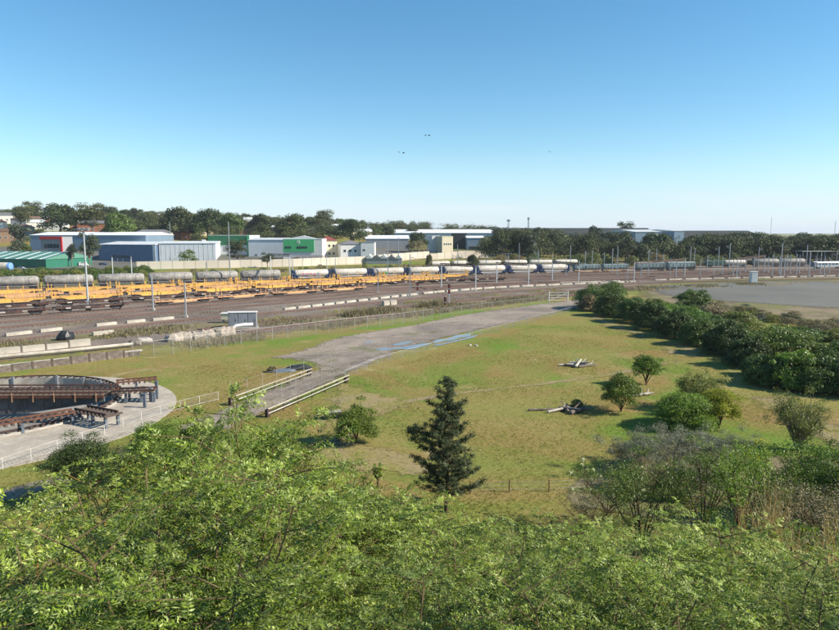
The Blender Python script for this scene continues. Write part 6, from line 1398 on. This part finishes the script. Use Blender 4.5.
for px, Yd, H, W, lab in [(640, 53, 3.0, 6, 'grey leafless scrub bush left of the broad dense green bush'), (672, 54, 3.3, 6.5, 'grey leafless scrub bush in the middle of the grey patch'), (706, 54, 3.2, 6.5, 'grey leafless scrub bush under the yellowing upright bush'), (655, 48, 2.6, 5, 'dark grey scrub in the front of the grey patch'), (690, 47, 2.6, 5, 'pale grey twiggy scrub in the front of the grey patch')]:
    broadbush(px, Yd, H, W, 'leaf_grey_scrub' if 'dark' not in lab else 'leaf_brownish', lab, 26000, .17, 'bare_scrub', 'twig_grey', None, .13, 0, 16, .15)
broadbush(815, 42, 4.4, 7.0, 'leaf_broad', 'large dark glossy bush at the right edge behind the dry stalks', 22000, .15, shell=.4)
broadbush(862, 38, 4.8, 7.0, 'leaf_broad', 'dark glossy bush cut by the right edge', 14000, .15, shell=.4)
broadbush(772, 40, 4.0, 5.2, 'leaf_broad', 'mid-sized green bush left of the large dark glossy bush', 9000, .13)
broadbush(748, 50, 3.6, 3.6, 'leaf_acacia_bright', 'tall weedy shrub with yellow flower heads beside the grey scrub', 5000, .13, flowers=('petal_yellow', 300))
broadbush(700, 32, 5.2, 5, 'leaf_acacia', 'leafy shrub behind the slender sapling in the right foreground', 9000, .11)
broadbush(735, 28, 4.8, 4.4, 'leaf_acacia_bright', 'light green shrub left of the straw-coloured stalks', 8000, .10)
broadbush(640, 32, 5.6, 5.2, 'leaf_acacia', 'leafy shrub right of the cream blossoms', 9000, .10)
broadbush(790, 26, 3.2, 5.0, 'leaf_brownish', 'brown dry shrub at the foot of the dark glossy bush', 5000, .09)
broadbush(840, 22, 2.8, 4.0, 'leaf_brownish', 'brown dry shrub by the right edge', 5000, .08)
# tall dry grass clumps
def stalks(px, Yd, H, n, Wd, lab):
    x = (px-419.5)/F*(Yd+2); z = float(ground_z(x, Yd)); g = np.random.RandomState(int(px)); Q = []
    for i in range(n):
        a = g.rand()*6.28; r = Wd*math.sqrt(g.rand()); p = np.array([r*math.cos(a), r*math.sin(a), float(ground_z(x+r*math.cos(a), Yd+r*math.sin(a)))-z]); lean = g.normal(size=2)*.16; h = H*(.5+.6*g.rand()); th = g.rand()*6.28; w_ = np.array([math.cos(th), math.sin(th), 0])*(.008+.008*g.rand())
        m_ = p+np.array([lean[0]*h*.35, lean[1]*h*.35, h*.55]); e = p+np.array([lean[0]*h, lean[1]*h, h]); Q += [[p-w_, p+w_, m_+w_*.8, m_-w_*.8], [m_-w_*.8, m_+w_*.8, e+w_*.15, e-w_*.15]]
        if g.rand() < .6:
            for k in range(5): f = .78+.05*k; q = p*(1-f)+e*f; d = g.normal(size=3)*.05; d[2] = abs(d[2]); Q.append([q, q+d+w_, q+d*1.6, q+d-w_])
        Q_ = 0
    tag(link('dry_grass_clump', quads('dry_grass_clump', np.array(Q), 'straw'), None, (x, Yd, z)), lab, 'grass clump')
for px, Yd, H, n, Wd, lab in [(757, 21, 3.4, 110, .3, 'tall straw-coloured grass clump rising in the right foreground'), (768, 17, 2.5, 80, .5, 'straw clump just right of and lower than the tallest one'), (742, 24, 2.6, 60, .8, 'straw clump left of the tallest one'), (800, 18, 2.3, 110, 1.5, 'brown-gold grass clump under the dark glossy bush'), (825, 15, 2.1, 110, 1.5, 'brown-gold grass clump at the right edge'), (712, 20, 2.2, 180, 1.0, 'thin dry grass clump among the light green shrubs'), (785, 13, 1.9, 260, .9, 'low golden grass clump nearest the camera at the right'), (480, 27, 1.3, 160, 1.2, 'sparse dry grass clump in front of the broken fence')]:
    stalks(px, Yd, H, n, Wd, lab)
# a long leaning bare stem in the right foreground
x, Yd = (622-419.5)/F*9.5, 7.5; z = float(ground_z(x, Yd)); b = MB()
b.tube([(x, Yd, z), (x+.15, Yd+.1, z+1.2), (x+.65, Yd+.2, z+2.1), (x+1.5, Yd+.3, z+2.75)], [.03, .026, .018, .006], 6).tube([(x+.65, Yd+.2, z+2.1), (x+.6, Yd+.3, z+2.7), (x+.8, Yd+.2, z+3.0)], [.014, .009, .004], 5).tube([(x+.15, Yd+.1, z+1.2), (x-.2, Yd, z+2.2)], [.014, .005], 5)
tag(b.build('bare_branch', 'bark_brown'), 'bare brown branch arching out of the shrubs in the right foreground', 'branch')
# twiggy undergrowth on the slope
g = np.random.RandomState(77); n = 30000; yy = 2.5+g.rand(n)**1.1*26; xx = (g.rand(n)*2-1)*(yy*.75+4); P0 = np.c_[xx, yy, ground_z(xx, yy)+.2]
d = g.normal(size=(n, 3))*np.array([.3, .3, .2]); d[:, 2] = np.abs(d[:, 2])+.15; d *= (.4+1.0*g.rand(n))[:, None]; w_ = np.cross(d, g.normal(size=(n, 3))); w_ /= np.linalg.norm(w_, axis=1)[:, None]; w_ *= .012
tag(link('undergrowth_twigs', quads('undergrowth_twigs', np.stack([P0-w_, P0+w_, P0+d+w_*.3, P0+d-w_*.3], 1), 'twig_brown')), kind='stuff')
n = 60000; yy = 2.5+g.rand(n)**1.2*27; xx = (g.rand(n)*2-1)*(yy*.75+4); zz = ground_z(xx, yy)+.25+g.rand(n)**2*.9
Pc = np.c_[xx, yy, zz]; u = g.normal(size=(n, 3)); u /= np.linalg.norm(u, axis=1)[:, None]; nn_ = np.cross(u, g.normal(size=(n, 3))); nn_ /= np.linalg.norm(nn_, axis=1)[:, None]; s = (.05+.05*g.rand(n)+yy*.002)[:, None]
tag(link('undergrowth_leaves', quads('undergrowth_leaves', np.stack([Pc-u*s, Pc+nn_*s*.4, Pc+u*s, Pc-nn_*s*.4], 1), 'leaf_locust_blue')), kind='stuff')
# ------------------------------------------------------------------ haze
hz = MB(); hz.box((0, 2200, 40), (9000, 4700, 0)); hz = MB()
x0, x1, y0, y1, z0, z1 = -5200, 5200, -180, 8800, -4, 70
hz.add([(x0, y0, z0), (x1, y0, z0), (x1, y1, z0), (x0, y1, z0), (x0, y0, z1), (x1, y0, z1), (x1, y1, z1), (x0, y1, z1)], [(3, 2, 1, 0), (4, 5, 6, 7), (0, 1, 5, 4), (1, 2, 6, 5), (2, 3, 7, 6), (3, 0, 4, 7)])
m = bpy.data.materials.new('haze_air'); m.use_nodes = True; n = m.node_tree; n.nodes.clear(); o_ = nd(n, 'ShaderNodeOutputMaterial'); v_ = nd(n, 'ShaderNodeVolumePrincipled')
v_.inputs['Color'].default_value = (.80, .90, 1, 1); v_.inputs['Density'].default_value = .00007; v_.inputs['Anisotropy'].default_value = .0; n.links.new(v_.outputs[0], o_.inputs['Volume']); MATS['haze_air'] = m
tag(hz.build('haze', 'haze_air'), kind='stuff')
